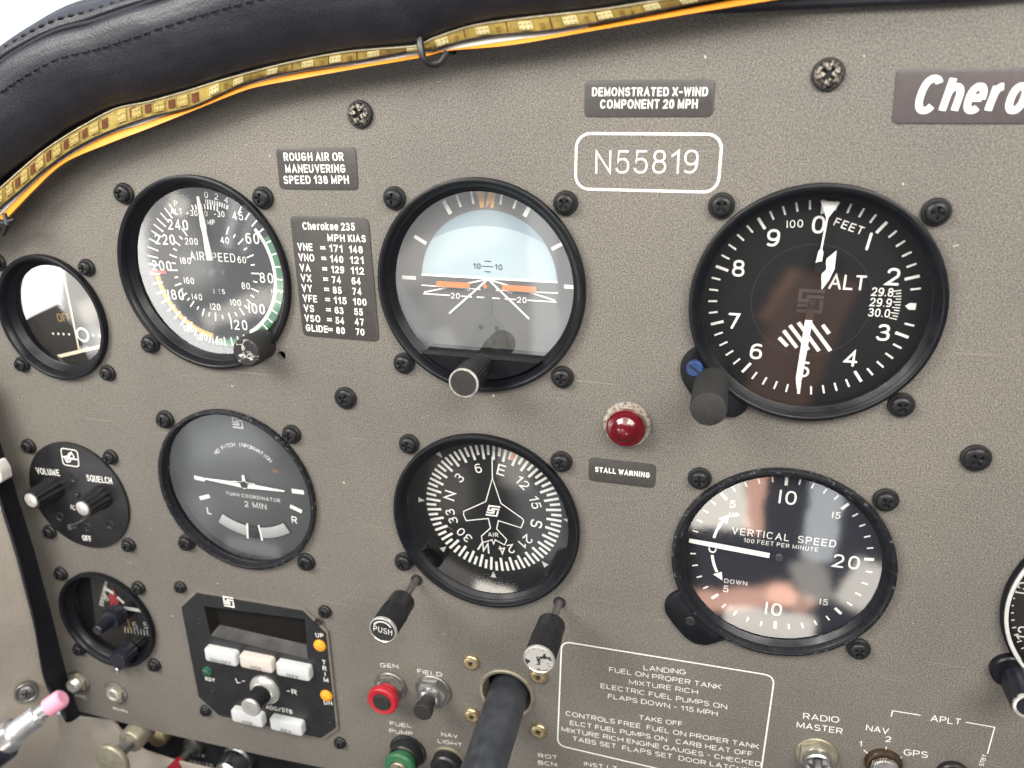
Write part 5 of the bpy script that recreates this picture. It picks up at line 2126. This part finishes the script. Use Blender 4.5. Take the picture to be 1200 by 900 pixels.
SOo = (*P(10, 780, 14), 10)
sl = thing('side_lining', 'beige vinyl side lining with a grey screw and stitched lower edge', 'lining', SOo)
# gently curved sheet running from the trim towards the viewer
m = MB()
vs, fs = [], []
edge_px = [(-80, 440), (-38, 500), (-4, 583), (18, 650), (29, 692), (39, 733), (50, 792), (63, 822), (70, 860), (66, 905), (50, 960)]
edge_l = catmull([(*P(x, y, 12), 12) for x, y in edge_px], 4)
for a in edge_l:
    for k in range(9):
        f = k / 8
        vs.append((a.x - 62 * f - 6 * math.sin(f * 3.1), a.y - 4 * f, 12 + 105 * f ** 1.15))
for i in range(len(edge_l) - 1):
    for k in range(8):
        fs.append((i * 9 + k, i * 9 + k + 1, (i + 1) * 9 + k + 1, (i + 1) * 9 + k))
m.add(vs, fs)
m.build('sheet', 'vinyl', sl, SOo, 60)
lin_vs = list(vs)
m = MB()
LO = (*P(170, 890, -8), -12)
ll = thing('lower_lining', 'beige vinyl lower lining below the panel at the bottom left', 'lining', LO)
pts = [P(*q, -6) for q in ((66, 838), (132, 846), (148, 866), (169, 881), (201, 891.5), (250, 903), (330, 925), (320, 990), (40, 990), (50, 880))]
m.prism(rpoly(pts, 1.5), -7.5, -6, .6)
m.build('sheet', 'vinyl', ll, LO)

sub = thing('switch_subpanel', 'black switch subpanel showing below the panel edge with off master lettering', 'panel', (*P(260, 890, -16), -16))
SB = (*P(260, 890, -16), -16)
m = MB()
m.prism([P(*q, -22) for q in ((95, 800), (420, 850), (600, 900), (600, 1010), (80, 960))], -26, -22)
m.build('plate', 'void', sub, SB)
m = MB()
m.text('OFF', P(226, 885.5, -21.9), P(241, 888.5, -21.9), 2.6, .4, -21.9)
m.text('MASTER', P(222, 893.5, -21.9), P(250, 899.5, -21.9), 2.6, .4, -21.9)
m.build('lettering', 'dimwhite', sub, SB)

# side lining screw, seated in the sheet
best = None
for i in range(len(edge_l) * 9):
    q = Vector(lin_vs[i])
    e = CAM_R @ (q - CAM_C)
    d_ = math.hypot(600 + FOC * e.x / -e.z - 31, 450 - FOC * e.y / -e.z - 812)
    if best is None or d_ < best[0]:
        best = (d_, i, q)
_, i_, LS = best
t1 = (Vector(lin_vs[i_ + 9]) - Vector(lin_vs[i_ - 9])).normalized()
t2 = (Vector(lin_vs[i_ + 1]) - Vector(lin_vs[i_ - 1])).normalized()
nn = t1.cross(t2).normalized()
if nn.dot(CAM_C - LS) < 0:
    nn = -nn
px31 = P(31, 812, LS.z)
LS = Vector((px31[0], px31[1], LS.z))
t = thing('lining_screw', 'grey recessed phillips screw in the beige side lining', 'screw', LS)
t.rotation_euler = (W(nn)).to_track_quat('-Y', 'Z').to_euler()
m = MB()
m.lathe((0, 0), [(5.4, -3), (5.4, .3), (5.0, .8), (4.3, .7), (3.8, .2), (3.4, .8), (2.4, 1.2), (.1, 1.3)], 36)
m.build('head', 'darksteel', t)
m = MB()
for a in (10, 100):
    m.prism([(x, y) for x, y in rotp([(-2.0, -.4), (2.0, -.4), (2.0, .4), (-2.0, .4)], a)], .9, 1.36 + a * .0003)
m.build('recess', 'recess', t)

# brass flanged knob below the panel
kc = P(151.5, 870, 5)
KO = (kc[0], kc[1], -20)
t = thing('brass_pull', 'dull brass flanged pull knob below the panel edge', 'knob', KO)
m = MB()
m.knob(kc, [(6.5, -22), (6.5, -8), (7.0, -7.4), (7.0, 4), (6.4, 5), (4.2, 5.4)], 56)
m.build('drum', 'palebrass', t, KO)
m = MB()
m.lathe(kc, [(3.6, 4), (3.6, 17)], 40)
m.build('neck', 'darksteel', t, KO)
m = MB()
m.knob(kc, [(3.4, 15), (9.6, 16), (10.4, 16.8), (10.4, 18.2), (9.6, 19), (1.5, 19.5)], 64)
m.build('flange', 'palebrass', t, KO)
kc = P(181, 864, -14)
KO = (kc[0], kc[1], -14)
t = thing('brass_escutcheon', 'pale brass round flange half hidden behind the brass pull knob', 'flange', KO)
m = MB()
m.knob(kc, [(7.6, -22), (7.4, -15), (6.8, -14), (3.0, -13.4)], 48)
m.build('plate', 'brass', t, KO)

# red capped master toggle
kc = P(229, 871, -22)
KO = (kc[0], kc[1], -22)
t = thing('master_switch', 'toggle switch with a dark red cap below the panel edge', 'switch', KO)
m = MB()
m.lathe(kc, [(6, -22.5), (6, -19), (4, -18.5), (3.6, -14)], 36)
m.build('bushing', 'darksteel', t, KO)
m = MB()
m.tube([(kc[0], kc[1], -18), (kc[0] - .5, kc[1] - .5, -6)], 2.2, 16)
m.build('lever', 'darksteel', t, KO)
m = MB()
m.tube([(kc[0] - .3, kc[1] - .3, -9), (kc[0] - 1, kc[1] - 1.2, 3), (kc[0] - 1.8, kc[1] - 2.5, 15)], [3.0, 3.6, 4.2], 20)
m.build('cap', 'red', t, KO)

# key switch
kc = P(283, 884, -22)
KO = (kc[0], kc[1], -22)
t = thing('ignition_switch', 'bright chrome ignition switch below the button unit', 'switch', KO)
m = MB()
m.knob(kc, [(9, -22.5), (9, -18), (8, -17), (7.2, -8), (6.4, -7)], 48)
m.build('body', 'steel', t, KO)
m = MB()
m.knob((kc[0] - 1, kc[1] - 1), [(4.6, -8), (4.8, 2), (4.0, 3)], 40)
m.build('key_barrel', 'steel', t, KO)

# silver rod with a pink rubber tip in front of the lining
PW = 140
PO = (*P(40, 850, PW), PW)
t = thing('tipped_rod', 'silver rod with a pink rubber tip pointing up at bottom left', 'rod', PO)
a, b_ = Vector((*P(74, 817, PW - 3), PW - 3)), Vector((*P(-60, 915, PW + 14), PW + 14))
ax = (b_ - a).normalized()
pm = -(CAM_R @ (a - CAM_C)).z / FOC            # millimetres per photo pixel out here
m = MB()
m.tube([a + ax * q * pm for q in (0, 1.5, 4, 20)], [8.5 * pm, 10.2 * pm, 11 * pm, 11 * pm], 28)
m.build('rubber_tip', 'pink', t, PO)
m = MB()
m.tube([a + ax * 18 * pm, a + ax * 36 * pm], [8.6 * pm, 8.6 * pm], 24)
m.build('neck', 'ferrule', t, PO)
m = MB()
rr, pp = [], []
for i in range(60):
    s_ = 34 + i * .8
    pp.append(a + ax * s_ * pm)
    rr.append(((12.0 + (.5 if (i // 2) % 2 else 0)) if s_ < 66 else 18) * pm)
m.tube(pp, rr, 28)
m.build('ferrule', 'ferrule', t, PO)
m = MB()
m.tube([a + ax * 80 * pm, a + ax * 84 * pm, a + ax * 240 * pm], [19 * pm, 23 * pm, 26 * pm], 28)
m.build('barrel', 'navyknob', t, PO)
